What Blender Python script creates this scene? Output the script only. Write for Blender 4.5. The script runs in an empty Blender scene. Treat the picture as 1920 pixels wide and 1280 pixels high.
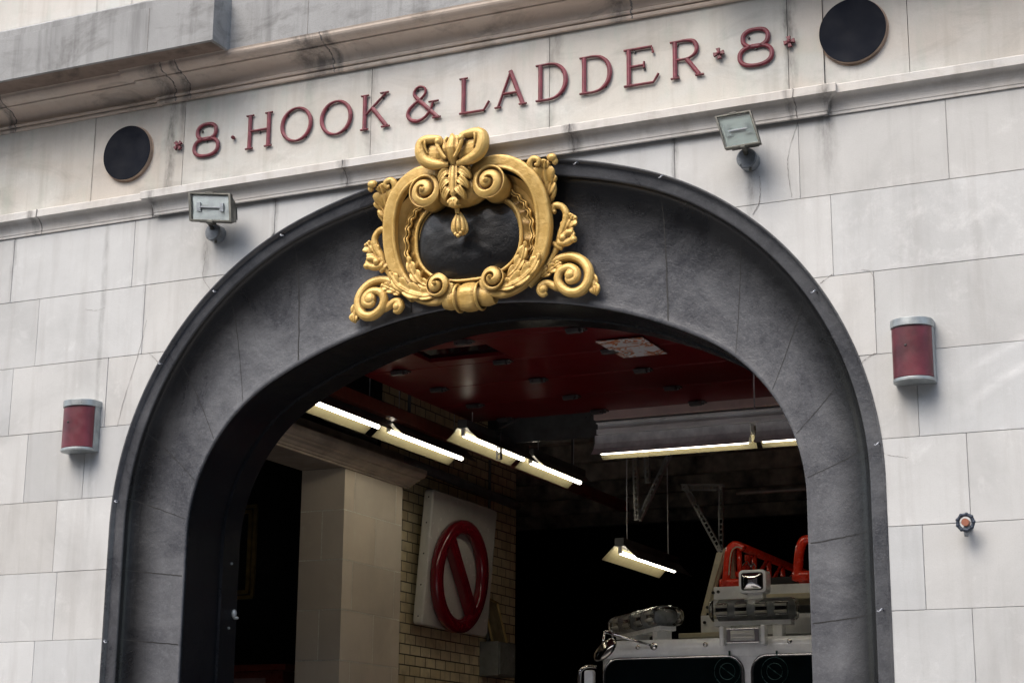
import bpy, bmesh, math, random
from mathutils import Vector, Matrix, noise
random.seed(8)
SC = bpy.context.scene
COL = SC.collection
PI = math.pi

# ------------------------------------------------------------------ camera model (solved from the facade)
F_PX, YAW, PITCH, ROLL = 3385.57, math.radians(24.941), math.radians(14.2425), math.radians(0.498)
CAM = Vector((0, -10, 1.6))
_fw = Vector((-math.sin(YAW)*math.cos(PITCH), math.cos(YAW)*math.cos(PITCH), math.sin(PITCH)))
_rt = Vector((math.cos(YAW), math.sin(YAW), 0)); _up = _rt.cross(_fw)
RT = _rt*math.cos(ROLL) + _up*math.sin(ROLL); UP = -_rt*math.sin(ROLL) + _up*math.cos(ROLL)
def ray(px, py): return _fw + RT*((px-960)/F_PX) - UP*((py-640)/F_PX)
def at(px, py, y=0.0):                      # a measured point of the photograph on the plane at depth y
    d = ray(px, py); return CAM + d*((y-CAM.y)/d.y)
def at_x(px, py, x):
    d = ray(px, py); return CAM + d*((x-CAM.x)/d.x)

# ------------------------------------------------------------------ materials
def nt(name):
    m = bpy.data.materials.new(name); m.use_nodes = True
    t = m.node_tree; b = t.nodes['Principled BSDF']; return m, t, b
def N(t, typ, **kw):
    n = t.nodes.new(typ)
    for k, v in kw.items():
        if k in n.inputs: n.inputs[k].default_value = v
        else: setattr(n, k, v)
    return n
def coords(t, scale=(1,1,1)):
    c = N(t, 'ShaderNodeTexCoord'); mp = N(t, 'ShaderNodeMapping'); mp.inputs['Scale'].default_value = scale
    t.links.new(c.outputs['Object'], mp.inputs['Vector']); return mp.outputs['Vector']
def noise_tex(t, scale, detail=6, rough=.6, vs=(1,1,1), dist=0.0):
    n = N(t, 'ShaderNodeTexNoise', Scale=scale, Detail=detail, Roughness=rough, Distortion=dist)
    t.links.new(coords(t, vs), n.inputs['Vector']); return n.outputs['Fac']
def ramp(t, fac, stops):
    r = N(t, 'ShaderNodeValToRGB'); e = r.color_ramp.elements
    while len(e) < len(stops): e.new(.5)
    for i, (p, c) in enumerate(stops):
        e[i].position = p
        e[i].color = (*c, 1) if hasattr(c, '__len__') else (c, c, c, 1)
    t.links.new(fac, r.inputs['Fac']); return r.outputs['Color']
def mix(t, fac, a, b, mode='MIX'):
    m = N(t, 'ShaderNodeMix', data_type='RGBA', blend_type=mode)
    for s, v in ((m.inputs[0], fac), (m.inputs[6], a), (m.inputs[7], b)):
        if hasattr(v, 'node'): t.links.new(v, s)
        elif hasattr(v, '__len__'): s.default_value = (*v, 1)
        else: s.default_value = v
    return m.outputs[2]
def bump(t, b, h, strength=.3, dist=.01, prev=None):
    n = N(t, 'ShaderNodeBump', Strength=strength, Distance=dist); t.links.new(h, n.inputs['Height'])
    if prev: t.links.new(prev, n.inputs['Normal'])
    t.links.new(n.outputs['Normal'], b.inputs['Normal']); return n.outputs['Normal']
def simple(name, col, rough=.5, metal=0.0, var=.25, nscale=9, bstr=.1, bdist=.003, emit=0, coat=0, rvar=.15):
    m, t, b = nt(name)
    n = noise_tex(t, nscale)
    lo = tuple(c*(1-var) for c in col); hi = tuple(min(1, c*(1+var)) for c in col)
    t.links.new(ramp(t, n, [(.3, lo), (.7, hi)]), b.inputs['Base Color'])
    n2 = noise_tex(t, nscale*2.7)
    t.links.new(ramp(t, n2, [(.3, max(.02, rough-rvar)), (.7, min(1, rough+rvar))]), b.inputs['Roughness'])
    b.inputs['Metallic'].default_value = metal
    if coat: b.inputs['Coat Weight'].default_value = coat; b.inputs['Coat Roughness'].default_value = .08
    if emit: b.inputs['Emission Color'].default_value = (*col, 1); b.inputs['Emission Strength'].default_value = emit
    if bstr: bump(t, b, noise_tex(t, nscale*8), bstr, bdist)
    return m

def stone(name, base, stain, stain_amt, soot=0.0, attr=True, warm=(.46,.36,.27), warm_amt=0.0, streak=.55, rough=.85, fine=.2, seams=()):
    m, t, b = nt(name)
    big = noise_tex(t, 1.3, 8, .62, dist=.4)
    c = ramp(t, big, [(.3, tuple(x*.84 for x in base)), (.5, base), (.72, tuple(min(1, x*1.10) for x in base))])
    blot = noise_tex(t, 4.0, 12, .75, dist=.3)                      # cloudy bleached patches
    c = mix(t, ramp(t, blot, [(.56, 0.0), (.72, .45)]), c, tuple(min(.8, x*1.35) for x in base))
    vs = noise_tex(t, 2.2, 7, .6, vs=(4.5, 4.5, .35))                 # vertical water streaks
    c = mix(t, ramp(t, vs, [(.50, 0.0), (.78, streak)]), c, stain)
    vs2 = noise_tex(t, 5.0, 7, .7, vs=(6, 6, .4))
    c = mix(t, ramp(t, vs2, [(.6, 0.0), (.8, streak*.6)]), c, tuple(x*.8 for x in stain))
    if warm_amt:
        w = noise_tex(t, 1.7, 6, .55, vs=(.5, 1, 1.4), dist=.6)
        c = mix(t, ramp(t, w, [(.36, 0.0), (.56, warm_amt)]), c, warm)
    if name == 'frieze_stone':
        gz = noise_tex(t, 3.1, 6, .6, vs=(2.5, 2.5, .8)); c = mix(t, ramp(t, gz, [(.52, 0.0), (.75, .35)]), c, (.36,.45,.40))
    if soot:
        s = noise_tex(t, 2.3, 9, .68, vs=(.7, 1, 1.5), dist=.9)
        c = mix(t, ramp(t, s, [(.52, 0.0), (.70, soot)]), c, (.05, .045, .04))
    if seams:                                                       # weathering that has crept out from open seams: (x, half width, z0, z1, strength)
        cc = N(t, 'ShaderNodeTexCoord'); sx = N(t, 'ShaderNodeSeparateXYZ'); t.links.new(cc.outputs['Object'], sx.inputs[0])
        wob = noise_tex(t, 3.5, 6, .65, vs=(1, 1, .9)); wob2 = noise_tex(t, 11, 8, .7, vs=(1.6, 1.6, .5)); acc = None
        def mth(op, a, b_):
            n_ = N(t, 'ShaderNodeMath', operation=op)
            for i_, v_ in enumerate((a, b_)):
                if hasattr(v_, 'node'): t.links.new(v_, n_.inputs[i_])
                else: n_.inputs[i_].default_value = v_
            return n_.outputs[0]
        for xs_, hw, za, zb, st in seams:
            off = mth('MULTIPLY', mth('SUBTRACT', wob, .5), hw*2.5)
            d_ = mth('ABSOLUTE', mth('SUBTRACT', mth('SUBTRACT', sx.outputs['X'], xs_), off), 0)
            mr_ = N(t, 'ShaderNodeMapRange'); mr_.inputs['From Min'].default_value = hw*.25; mr_.inputs['From Max'].default_value = hw; mr_.inputs['To Min'].default_value = st; mr_.inputs['To Max'].default_value = 0
            t.links.new(d_, mr_.inputs['Value'])
            mz = N(t, 'ShaderNodeMapRange'); mz.inputs['From Min'].default_value = za; mz.inputs['From Max'].default_value = zb; mz.inputs['To Min'].default_value = .0; mz.inputs['To Max'].default_value = 1
            t.links.new(sx.outputs['Z'], mz.inputs['Value'])
            v_ = mth('MULTIPLY', mr_.outputs[0], mz.outputs[0]); acc = v_ if acc is None else mth('MAXIMUM', acc, v_)
        acc = mth('MULTIPLY', acc, ramp(t, wob2, [(.36, .1), (.60, 1.0)]))
        c = mix(t, acc, c, (.13, .125, .12))
    if name == 'limestone':                                        # bleached salt patches and two chalky smears on the right-hand wall
        cc = N(t, 'ShaderNodeTexCoord'); sx = N(t, 'ShaderNodeSeparateXYZ'); t.links.new(cc.outputs['Object'], sx.inputs[0])
        def band(sock, a0, a1, b1, b0):
            o_ = []
            for lo_, hi_ in ((a0, a1), (b0, b1)):
                mr_ = N(t, 'ShaderNodeMapRange'); mr_.inputs['From Min'].default_value = lo_; mr_.inputs['From Max'].default_value = hi_; t.links.new(sock, mr_.inputs['Value']); o_.append(mr_.outputs[0])
            return mth('MULTIPLY', o_[0], o_[1])
        msk = mth('MULTIPLY', band(sx.outputs['X'], -2.7, -2.4, -.9, -.6), band(sx.outputs['Z'], 4.58, 4.62, 4.95, 5.09))
        salt = ramp(t, noise_tex(t, 4.5, 12, .78, dist=.35), [(.48, 0.0), (.64, 1.0)])
        c = mix(t, mth('MULTIPLY', mth('MULTIPLY', msk, salt), .38), c, (.72, .72, .71))
        for za in (-.0, -.17):
            ln = mth('SUBTRACT', sx.outputs['Z'], mth('ADD', mth('MULTIPLY', mth('ADD', sx.outputs['X'], 1.95), .62), 3.86+za))
            wv = mth('MULTIPLY', mth('SUBTRACT', noise_tex(t, 2.5, 3, .5), .5), .12); ln = mth('ADD', ln, wv)
            sm_ = mth('MULTIPLY', band(ln, -.05, .0, .0, .05), band(sx.outputs['X'], -1.95, -1.6, 0, .3))
            c = mix(t, mth('MULTIPLY', mth('MULTIPLY', sm_, ramp(t, noise_tex(t, 7, 8, .7, vs=(.6, 1, 1.6)), [(.38, 0.1), (.6, 1.0)])), .55), c, (.74, .74, .73))
    sp = noise_tex(t, 150, 3, .7)
    c = mix(t, ramp(t, sp, [(.30, fine), (.5, 0.0)]), c, tuple(x*.62 for x in base))
    if attr:
        a = N(t, 'ShaderNodeVertexColor', layer_name='tint')
        c = mix(t, 1.0, c, a.outputs['Color'], 'MULTIPLY')
    t.links.new(c, b.inputs['Base Color']); b.inputs['Roughness'].default_value = rough
    b.inputs['Specular IOR Level'].default_value = .25
    p = bump(t, b, noise_tex(t, 130, 6, .7), .35, .002)
    bump(t, b, noise_tex(t, 9, 8, .6), .35, .006, p)
    return m

M = {}
M['stone'] = stone('limestone', (.495,.502,.498), (.30,.285,.27), .3, streak=.40, seams=((-7.0,.055,4.9,5.3,.6),(-6.45,.035,4.8,5.3,.6),(-3.55,.03,4.9,5.3,.7),(-3.06,.05,4.7,5.2,.6),(-2.58,.07,5.05,5.6,.7),(-7.86,.03,3.0,3.9,.35),(-8.7,.03,5.0,5.5,.6),(-7.5,.02,4.2,4.9,.25)))
M['frieze'] = stone('frieze_stone', (.525,.53,.515), (.30,.29,.26), .4, soot=.22, warm=(.50,.43,.36), warm_amt=.30, streak=.5, seams=((-7.33,.055,5.4,5.9,.85),(-7.24,.03,5.9,6.4,.7),(-5.70,.05,5.2,6.3,.45),(-4.38,.04,5.2,6.2,.5),(-2.78,.05,5.3,6.0,.8),(-8.02,.012,5,6,.4),(-4.33,.05,6.0,6.4,.5),(-6.2,.10,6.0,6.45,.35)))
M['ledge'] = stone('ledge_stone', (.55,.545,.53), (.30,.27,.24), .4, soot=.25, warm=(.54,.47,.39), warm_amt=.25, streak=.55, attr=False, seams=((-8.5,.04,5,5.5,.7),(-7.43,.05,5,5.5,.7),(-5.86,.06,5,5.5,.7),(-4.2,.06,5,5.5,.8),(-2.8,.03,5,5.5,.8),(-2.56,.05,5,5.5,.9)))
M['cove'] = stone('cove_stone', (.64,.57,.50), (.30,.22,.17), .5, soot=.65, warm=(.62,.50,.41), warm_amt=.55, streak=.4, attr=False, seams=((-8.8,.04,6,6.3,.8),(-7.38,.10,6,6.3,.7),(-7.2,.04,6,6.3,.8),(-6.1,.14,6,6.3,.7),(-5.95,.04,6,6.3,.8),(-3.9,.08,6,6.3,.8)))
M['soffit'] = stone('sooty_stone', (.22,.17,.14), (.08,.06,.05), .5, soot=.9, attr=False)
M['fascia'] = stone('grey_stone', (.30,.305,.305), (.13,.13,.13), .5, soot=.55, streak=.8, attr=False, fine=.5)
M['pillar'] = stone('pillar_stone', (.68,.60,.49), (.54,.47,.38), .2, streak=.2, attr=True)
M['mortar'] = simple('mortar', (.42,.42,.41), .9, nscale=30)
M['crack'] = simple('crack_grey', (.22,.21,.20), .95, nscale=60)
M['whitejoint'] = simple('light_joint', (.85,.80,.70), .9, nscale=60)

def black_paint(name, dark, light, rough, bs):
    m, t, b = nt(name)
    n1 = noise_tex(t, 2.0, 9, .7, dist=.5)
    c = ramp(t, n1, [(.30, dark), (.68, light)])
    n2 = noise_tex(t, 55, 6, .8)
    c = mix(t, ramp(t, n2, [(.50, 0.0), (.75, .28)]), c, tuple(min(1, x*1.9+.01) for x in light))
    u = N(t, 'ShaderNodeUVMap'); sx = N(t, 'ShaderNodeSeparateXYZ'); t.links.new(u.outputs[0], sx.inputs[0])
    d = ramp(t, sx.outputs['Y'], [(.0, .7), (.21, .75), (.26, .06), (.50, .10), (.62, .42), (.76, .95), (1.0, 1.0)]) if 'cove' in name else None  # darker towards the rim: cove shade put into the colour, besides cleaner paint
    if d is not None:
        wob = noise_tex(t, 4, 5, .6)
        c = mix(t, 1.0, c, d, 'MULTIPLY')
    t.links.new(c, b.inputs['Base Color'])
    t.links.new(ramp(t, n1, [(.3, rough-.08), (.7, rough+.14)]), b.inputs['Roughness'])
    b.inputs['Coat Weight'].default_value = .3; b.inputs['Coat Roughness'].default_value = .16; b.inputs['Specular IOR Level'].default_value = .4
    mp = N(t, 'ShaderNodeMapping'); mp.inputs['Scale'].default_value = (6, 90, 1)
    t.links.new(u.outputs[0], mp.inputs['Vector'])
    br = N(t, 'ShaderNodeTexNoise', Scale=1.0, Detail=6, Roughness=.7); t.links.new(mp.outputs[0], br.inputs['Vector'])
    p = bump(t, b, br.outputs['Fac'], bs*.5, .0025)
    p = bump(t, b, noise_tex(t, 85, 6, .75), bs, .003, p)
    bump(t, b, noise_tex(t, 12, 7, .6), bs*.8, .008, p)
    return m
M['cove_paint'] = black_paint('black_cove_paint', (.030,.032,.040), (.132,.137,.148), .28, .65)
M['gloss'] = black_paint('black_gloss_paint', (.003,.004,.006), (.008,.009,.012), .14, 1.0)
M['gloss'].node_tree.nodes['Principled BSDF'].inputs['Specular IOR Level'].default_value = .22; M['gloss'].node_tree.nodes['Principled BSDF'].inputs['Coat Weight'].default_value = .1
M['shield'] = black_paint('black_shield_paint', (.004,.004,.005), (.010,.010,.010), .30, .9)

def gold_paint():
    m, t, b = nt('gold_paint')
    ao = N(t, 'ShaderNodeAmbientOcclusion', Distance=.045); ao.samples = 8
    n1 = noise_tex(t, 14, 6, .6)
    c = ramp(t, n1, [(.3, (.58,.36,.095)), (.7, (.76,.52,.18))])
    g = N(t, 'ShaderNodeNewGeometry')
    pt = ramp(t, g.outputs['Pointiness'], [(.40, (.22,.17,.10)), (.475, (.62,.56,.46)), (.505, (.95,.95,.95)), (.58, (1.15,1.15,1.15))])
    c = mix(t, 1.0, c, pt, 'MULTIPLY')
    c = mix(t, ramp(t, ao.outputs['AO'], [(.25, .92), (.60, .55), (.88, 0.0)]), c, (.15,.085,.028))          # recess shade and brown grime both put into the colour of the hollows
    n3 = noise_tex(t, 7, 7, .65)
    c = mix(t, ramp(t, n3, [(.55, 0.0), (.75, .35)]), c, (.42,.29,.12))
    t.links.new(c, b.inputs['Base Color']); b.inputs['Metallic'].default_value = .22
    t.links.new(ramp(t, n1, [(.3, .33), (.7, .48)]), b.inputs['Roughness'])
    p = bump(t, b, noise_tex(t, 110, 5, .7), .4, .003)
    bump(t, b, noise_tex(t, 24, 6, .65), .55, .009, p)
    return m
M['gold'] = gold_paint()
M['red_letter'] = simple('red_letter_paint', (.155,.026,.038), .42, nscale=25, var=.35)
M['pin'] = simple('dark_pin', (.03,.028,.026), .6)
M['disc'] = simple('disc_mesh', (.008,.010,.016), .8, nscale=3, bstr=.05, var=.15); M['disc'].node_tree.nodes['Principled BSDF'].inputs['Specular IOR Level'].default_value = .15
M['disc_rim'] = simple('disc_rim', (.36,.27,.21), .7, nscale=12, var=.3)
M['alu'] = simple('cast_aluminium', (.24,.26,.28), .5, .5, nscale=18, var=.3, bstr=.3)
M['bronze'] = simple('weathered_bronze', (.10,.10,.085), .5, .4, nscale=22, var=.35)
M['lampglass'] = simple('lamp_glass', (.36,.40,.40), .08, 0, nscale=9, var=.25, bstr=0, coat=.8)
M['lampinner'] = simple('lamp_inner', (.10,.11,.11), .3, .3)
M['red_plastic'] = simple('red_plastic', (.105,.018,.028), .42, nscale=5, var=.5, bstr=.08, rvar=.1)
M['grey_metal'] = simple('grey_metal', (.33,.36,.37), .42, .55, nscale=14)
M['door_red'] = simple('door_red', (.135,.005,.008), .34, nscale=1.5, var=.2, coat=0, bstr=0, rvar=.05)
M['hinge'] = simple('hinge_grey', (.14,.14,.14), .4, .5)
M['strip'] = simple('door_edge', (.80,.62,.58), .35, 0, nscale=2, bstr=0)
M['beam_red'] = simple('rail_red', (.16,.035,.02), .4)
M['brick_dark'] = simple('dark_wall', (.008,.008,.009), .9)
M['ceil'] = simple('ceiling_dark', (.45,.42,.35), .85, nscale=3, var=.85)
M['tube'] = simple('lit_tube', (1.0,.92,.76), .4, emit=11.0, bstr=0, var=0)
M['reflector'] = simple('reflector_white', (.36,.32,.19), .45, bstr=0, var=.06)
M['housing'] = simple('fixture_housing', (.13,.13,.13), .4, .2)
M['housing_l'] = simple('fixture_housing_light', (.80,.80,.82), .4, 0, bstr=0)
M['slotted'] = simple('slotted_steel', (.45,.45,.43), .5, .5)
M['darkhole'] = simple('dark_hole', (.003,.003,.003), .9, bstr=0)
M['signwhite'] = simple('sign_white', (.60,.59,.55), .18, nscale=5, var=.08, coat=.5, bstr=.04)
M['signred'] = simple('sign_red', (.17,.006,.014), .2, coat=.6, bstr=.0, var=.06, rvar=.02)
M['truckwhite'] = simple('truck_white', (.88,.90,.92), .25, nscale=5, var=.1, coat=.6, bstr=.03)
M['truckred'] = simple('truck_red', (.85,.045,.015), .22, coat=.6, bstr=.03, var=.15)
M['cream'] = simple('cream_panel', (.55,.50,.36), .4, var=.15)
M['chrome'] = simple('chrome', (.8,.8,.8), .08, 1.0, var=.05, bstr=0, rvar=.03)
M['rubber'] = simple('rubber', (.012,.012,.012), .5)
M['box_grey'] = simple('box_grey', (.17,.18,.17), .5)
M['old_gold'] = simple('old_gold', (.30,.21,.07), .4, .4, var=.4)
M['wood_red'] = simple('wood_red', (.14,.022,.012), .35)
M['concrete'] = simple('concrete', (.30,.29,.28), .9, nscale=6)
M['asphalt'] = simple('asphalt', (.05,.05,.052), .95, nscale=20)
M['hook'] = simple('hook_white', (.34,.36,.40), .3, .3)
def glassmat(name, col, rough=.02, alpha_mix=.0):
    m, t, b = nt(name)
    b.inputs['Base Color'].default_value = (*col, 1); b.inputs['Transmission Weight'].default_value = 1
    b.inputs['Roughness'].default_value = rough; b.inputs['IOR'].default_value = 1.3
    return m
M['clear'] = glassmat('clear_lens', (.93,.93,.92))
M['thin'] = glassmat('thin_glass', (.97,.98,.98), .04); M['thin'].node_tree.nodes['Principled BSDF'].inputs['IOR'].default_value = 1.08
M['cloudy'] = glassmat('cloudy_glass', (.75,.80,.78), .55)
M['windshield'] = simple('dark_glass', (.002,.005,.006), .06, 0, var=.3, bstr=0, rvar=.02); M['windshield'].node_tree.nodes['Principled BSDF'].inputs['Specular IOR Level'].default_value = .07
def brickmat():
    m, t, b = nt('glazed_brick')
    c = N(t, 'ShaderNodeTexCoord'); s = N(t, 'ShaderNodeSeparateXYZ'); cb = N(t, 'ShaderNodeCombineXYZ')
    t.links.new(c.outputs['Object'], s.inputs[0]); t.links.new(s.outputs['Y'], cb.inputs['X']); t.links.new(s.outputs['Z'], cb.inputs['Y'])
    br = N(t, 'ShaderNodeTexBrick', Scale=1.0); br.inputs['Brick Width'].default_value = .215; br.inputs['Row Height'].default_value = .098
    br.inputs['Mortar Size'].default_value = .006; br.inputs['Mortar Smooth'].default_value = .2; br.inputs['Bias'].default_value = -.1
    br.inputs['Color1'].default_value = (.62,.52,.32,1); br.inputs['Color2'].default_value = (.78,.69,.47,1); br.inputs['Mortar'].default_value = (.035,.028,.02,1)
    t.links.new(cb.outputs[0], br.inputs['Vector'])
    n = noise_tex(t, 7, 6, .6)
    col = mix(t, ramp(t, n, [(.45, 0.0), (.75, .55)]), br.outputs['Color'], (.22,.17,.10))
    t.links.new(col, b.inputs['Base Color']); b.inputs['Roughness'].default_value = .3
    inv = N(t, 'ShaderNodeMath', operation='SUBTRACT'); inv.inputs[0].default_value = 1; t.links.new(br.outputs['Fac'], inv.inputs[1])
    bump(t, b, inv.outputs[0], .6, .006); return m
M['brick'] = brickmat()
def postermat():
    m, t, b = nt('poster_print')
    n = noise_tex(t, 9, 2, .5, dist=1.5)
    c = ramp(t, n, [(.0, (.85,.85,.88)), (.50, (.85,.85,.88)), (.51, (.65,.16,.03)), (.60, (.70,.25,.05)), (.61, (.08,.06,.05)), (.66, (.8,.8,.82))])
    t.links.new(c, b.inputs['Base Color']); b.inputs['Roughness'].default_value = .3; return m
M['poster'] = postermat()

# ------------------------------------------------------------------ mesh builder
class MB:
    def __init__(s): s.v = []; s.f = []; s.mi = []; s.uv = {}; s.tint = {}
    def add(s, vs, fs, mi=0, tint=None):
        o = len(s.v); s.v += [Vector(v) for v in vs]
        for f in fs:
            if tint is not None: s.tint[len(s.f)] = tint
            s.f.append(tuple(o+i for i in f)); s.mi.append(mi)
        return o
    def box(s, x0, x1, y0, y1, z0, z1, mi=0, mat=None):
        vs = [Vector((x, y, z)) for x in (x0, x1) for y in (y0, y1) for z in (z0, z1)]
        if mat: vs = [mat @ v for v in vs]
        s.add(vs, [(0,1,3,2),(4,6,7,5),(0,4,5,1),(2,3,7,6),(0,2,6,4),(1,5,7,3)], mi)
    def bar(s, a, b, w, h, mi=0, up=Vector((0,0,1))):
        a, b = Vector(a), Vector(b); d = (b-a); L = d.length; d.normalize()
        x = d.cross(up)
        if x.length < 1e-4: x = d.cross(Vector((0,1,0)))
        x.normalize(); z = x.cross(d)
        m = Matrix((x, d, z)).transposed().to_4x4(); m.translation = a
        s.box(-w/2, w/2, 0, L, -h/2, h/2, mi, m)
    def tube(s, pts, r, n=12, mi=0, flat=None, cap=True, closed=False, sq=None):
        """sweep; r number or list; flat=(normal, factor) squashes along normal"""
        pts = [Vector(p) for p in pts]; k = len(pts)
        rs = r if hasattr(r, '__len__') else [r]*k
        ref = Vector((0, -1, 0)) if flat is None else Vector(flat[0])
        rings = []
        px = None
        for i, p in enumerate(pts):
            a = pts[(i-1) % k] if (i > 0 or closed) else p; b = pts[(i+1) % k] if (i < k-1 or closed) else p
            d = (b-a).normalized(); x = d.cross(ref)
            if x.length < .05: x = px if px is not None else d.cross(Vector((1, 0, .1)))
            x = (x - d*x.dot(d)).normalized()
            if px is not None and flat is None and x.dot(px) < 0: x = -x
            px = x
            z = x.cross(d).normalized(); fz = 1 if flat is None else flat[1]
            ring = []
            for j in range(n):
                t = 2*PI*j/n; cx, cz = math.cos(t), math.sin(t)
                if sq: cx = math.copysign(abs(cx)**sq, cx); cz = math.copysign(abs(cz)**sq, cz)
                ring.append(p + x*cx*rs[i] + z*cz*rs[i]*fz)
            rings.append(ring)
        o = len(s.v)
        vs = [v for ring in rings for v in ring]; fs = []
        for i in range(k if closed else k-1):
            for j in range(n):
                a, b = i*n+j, i*n+(j+1) % n; c, d2 = ((i+1) % k)*n+(j+1) % n, ((i+1) % k)*n+j
                fs.append((a, b, c, d2))
        if cap and not closed: fs.append(tuple(range(n))[::-1]); fs.append(tuple((k-1)*n+j for j in range(n)))
        s.add(vs, fs, mi)
    def ell(s, c, rx, ry, rz, rot=0.0, n=14, m=9, mi=0):
        """ellipsoid, rotated by rot about y"""
        c = Vector(c); vs = []; fs = []
        R_ = Matrix.Rotation(rot, 3, 'Y')
        for i in range(m+1):
            ph = PI*i/m
            for j in range(n):
                t = 2*PI*j/n
                vs.append(c + R_ @ Vector((rx*math.sin(ph)*math.cos(t), ry*math.sin(ph)*math.sin(t), rz*math.cos(ph))))
        for i in range(m):
            for j in range(n): fs.append((i*n+j, i*n+(j+1) % n, (i+1)*n+(j+1) % n, (i+1)*n+j))
        s.add(vs, fs, mi)
    def prism(s, poly, y0, y1, mi=0, axis='y', mat=None):
        """poly: list of (a,b); axis y -> (x,z) ; axis x -> (y,z); z -> (x,y)"""
        k = len(poly)
        def P(a, b, c): return Vector((a, c, b)) if axis == 'y' else (Vector((c, a, b)) if axis == 'x' else Vector((a, b, c)))
        vs = [P(a, b, y0) for a, b in poly] + [P(a, b, y1) for a, b in poly]
        if mat: vs = [mat @ v for v in vs]
        fs = [tuple(range(k)), tuple(range(2*k-1, k-1, -1))] + [(i, i+k, (i+1) % k+k, (i+1) % k) for i in range(k)]
        s.add(vs, fs, mi)
    def cyl(s, a, b, r, n=24, mi=0, r2=None):
        a, b = Vector(a), Vector(b); s.tube([a, b], [r, r if r2 is None else r2], n, mi)
    def build(s, name, mats, parent=None, smooth=False, bevel=0, seg=2, remesh=0, subsurf=0, sm_angle=None, fix=True):
        me = bpy.data.meshes.new(name); me.from_pydata([tuple(v) for v in s.v], [], s.f)
        if not isinstance(mats, (list, tuple)): mats = [mats]
        for m in mats: me.materials.append(m)
        for p, i in zip(me.polygons, s.mi): p.material_index = i
        if s.tint:
            at_ = me.color_attributes.new('tint', 'FLOAT_COLOR', 'CORNER')
            for p in me.polygons:
                t = s.tint.get(p.index, (1, 1, 1))
                for li in p.loop_indices: at_.data[li].color = (*t, 1)
        if s.uv:
            uvl = me.uv_layers.new(name='UVMap')
            for p in me.polygons:
                for li in p.loop_indices:
                    uvl.data[li].uv = s.uv.get(me.loops[li].vertex_index, (0, 0))
        if fix and not s.tint and not s.uv:
            bm = bmesh.new(); bm.from_mesh(me); bmesh.ops.recalc_face_normals(bm, faces=bm.faces[:]); bm.to_mesh(me); bm.free()
        o = bpy.data.objects.new(name, me); COL.objects.link(o)
        if parent:
            o.parent = parent
            if parent.type == 'EMPTY': o.matrix_parent_inverse = parent.matrix_basis.inverted()
        if smooth or remesh:
            for p in me.polygons: p.use_smooth = True
        if remesh:
            r = o.modifiers.new('remesh', 'REMESH'); r.mode = 'VOXEL'; r.voxel_size = remesh; r.use_smooth_shade = True
            sm = o.modifiers.new('smooth', 'SMOOTH'); sm.factor = .5; sm.iterations = 1
        if bevel:
            b = o.modifiers.new('bevel', 'BEVEL'); b.width = bevel; b.segments = seg; b.limit_method = 'ANGLE'; b.angle_limit = math.radians(35)
            w = o.modifiers.new('wn', 'WEIGHTED_NORMAL'); 
            for p in me.polygons: p.use_smooth = True
        if subsurf:
            ss = o.modifiers.new('sub', 'SUBSURF'); ss.levels = ss.render_levels = subsurf
        return o

def empty(name, label, cat, loc=(0,0,0), group=None):
    o = bpy.data.objects.new(name, None); COL.objects.link(o); o.location = loc; o.empty_display_size = .1
    return tag(o, label, cat, group)
def tag(o, label=None, cat=None, group=None, kind=None):
    if label: o['label'] = label
    if cat: o['category'] = cat
    if group: o['group'] = group
    if kind: o['kind'] = kind
    return o
def catmull(pts, n=8, closed=False):
    P = [Vector(p) if len(p) == 3 else Vector((p[0], p[1], 0)) for p in pts]; k = len(P); out = []
    for i in range(k if closed else k-1):
        p0 = P[(i-1) % k] if (i > 0 or closed) else P[0]*2-P[1]; p1 = P[i]; p2 = P[(i+1) % k]
        p3 = P[(i+2) % k] if (i < k-2 or closed) else P[-1]*2-P[-2]
        for j in range(n):
            t = j/n
            out.append(.5*((2*p1)+(p2-p0)*t+(2*p0-5*p1+4*p2-p3)*t*t+(3*p1-p0-3*p2+p3)*t*t*t))
    if not closed: out.append(P[-1])
    return out
def lerp_list(vals, n):
    out = []
    for i in range(n):
        t = i/(n-1)*(len(vals)-1); k = min(int(t), len(vals)-2); out.append(vals[k]+(vals[k+1]-vals[k])*(t-k))
    return out

# ------------------------------------------------------------------ arch curves
XC = -5.0
def basket(a, zs, r1, top):
    c, h = a-r1, zs-top; R_ = (c*c+h*h-r1*r1)/(-2*(h+r1)); zc = top-R_
    join = math.atan2(zs-zc, c)
    def f(th):                                  # th 0..pi, point with that normal angle
        m = th > PI/2; t = PI-th if m else th
        if t < join: x, z = c+r1*math.cos(t), zs+r1*math.sin(t)
        else: x, z = R_*math.cos(t), zc+R_*math.sin(t)
        return (XC + (-x if m else x), z)
    return f
ZS0, ZS1 = 3.366, 3.315
OUT = basket(2.672, ZS0, 2.175, 5.625)
RIMI = basket(2.585, ZS0, 2.09, 5.535)
INN = basket(2.170, ZS1, 1.157, 4.722)
BASE_Z = 0.0
def arch_path(fn, zs, nj=16, na=96):
    """list of (x,z, s) left bottom -> crown -> right bottom"""
    pts = []
    for i in range(nj): pts.append((fn(PI)[0], BASE_Z+(zs-BASE_Z)*i/nj))
    for i in range(na+1): pts.append(fn(PI*(1-i/na)))
    for i in range(nj): pts.append((fn(0)[0], zs+(BASE_Z-zs)*(i+1)/nj))
    return pts
NJ, NA = 14, 112
PO, PR, PN = (arch_path(f, z, NJ, NA) for f, z in ((OUT, ZS0), (RIMI, ZS0), (INN, ZS1)))
arc_s = [0.0]
for i in range(1, len(PO)):
    arc_s.append(arc_s[-1]+math.hypot(PO[i][0]-PO[i-1][0], PO[i][1]-PO[i-1][1]))
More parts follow.
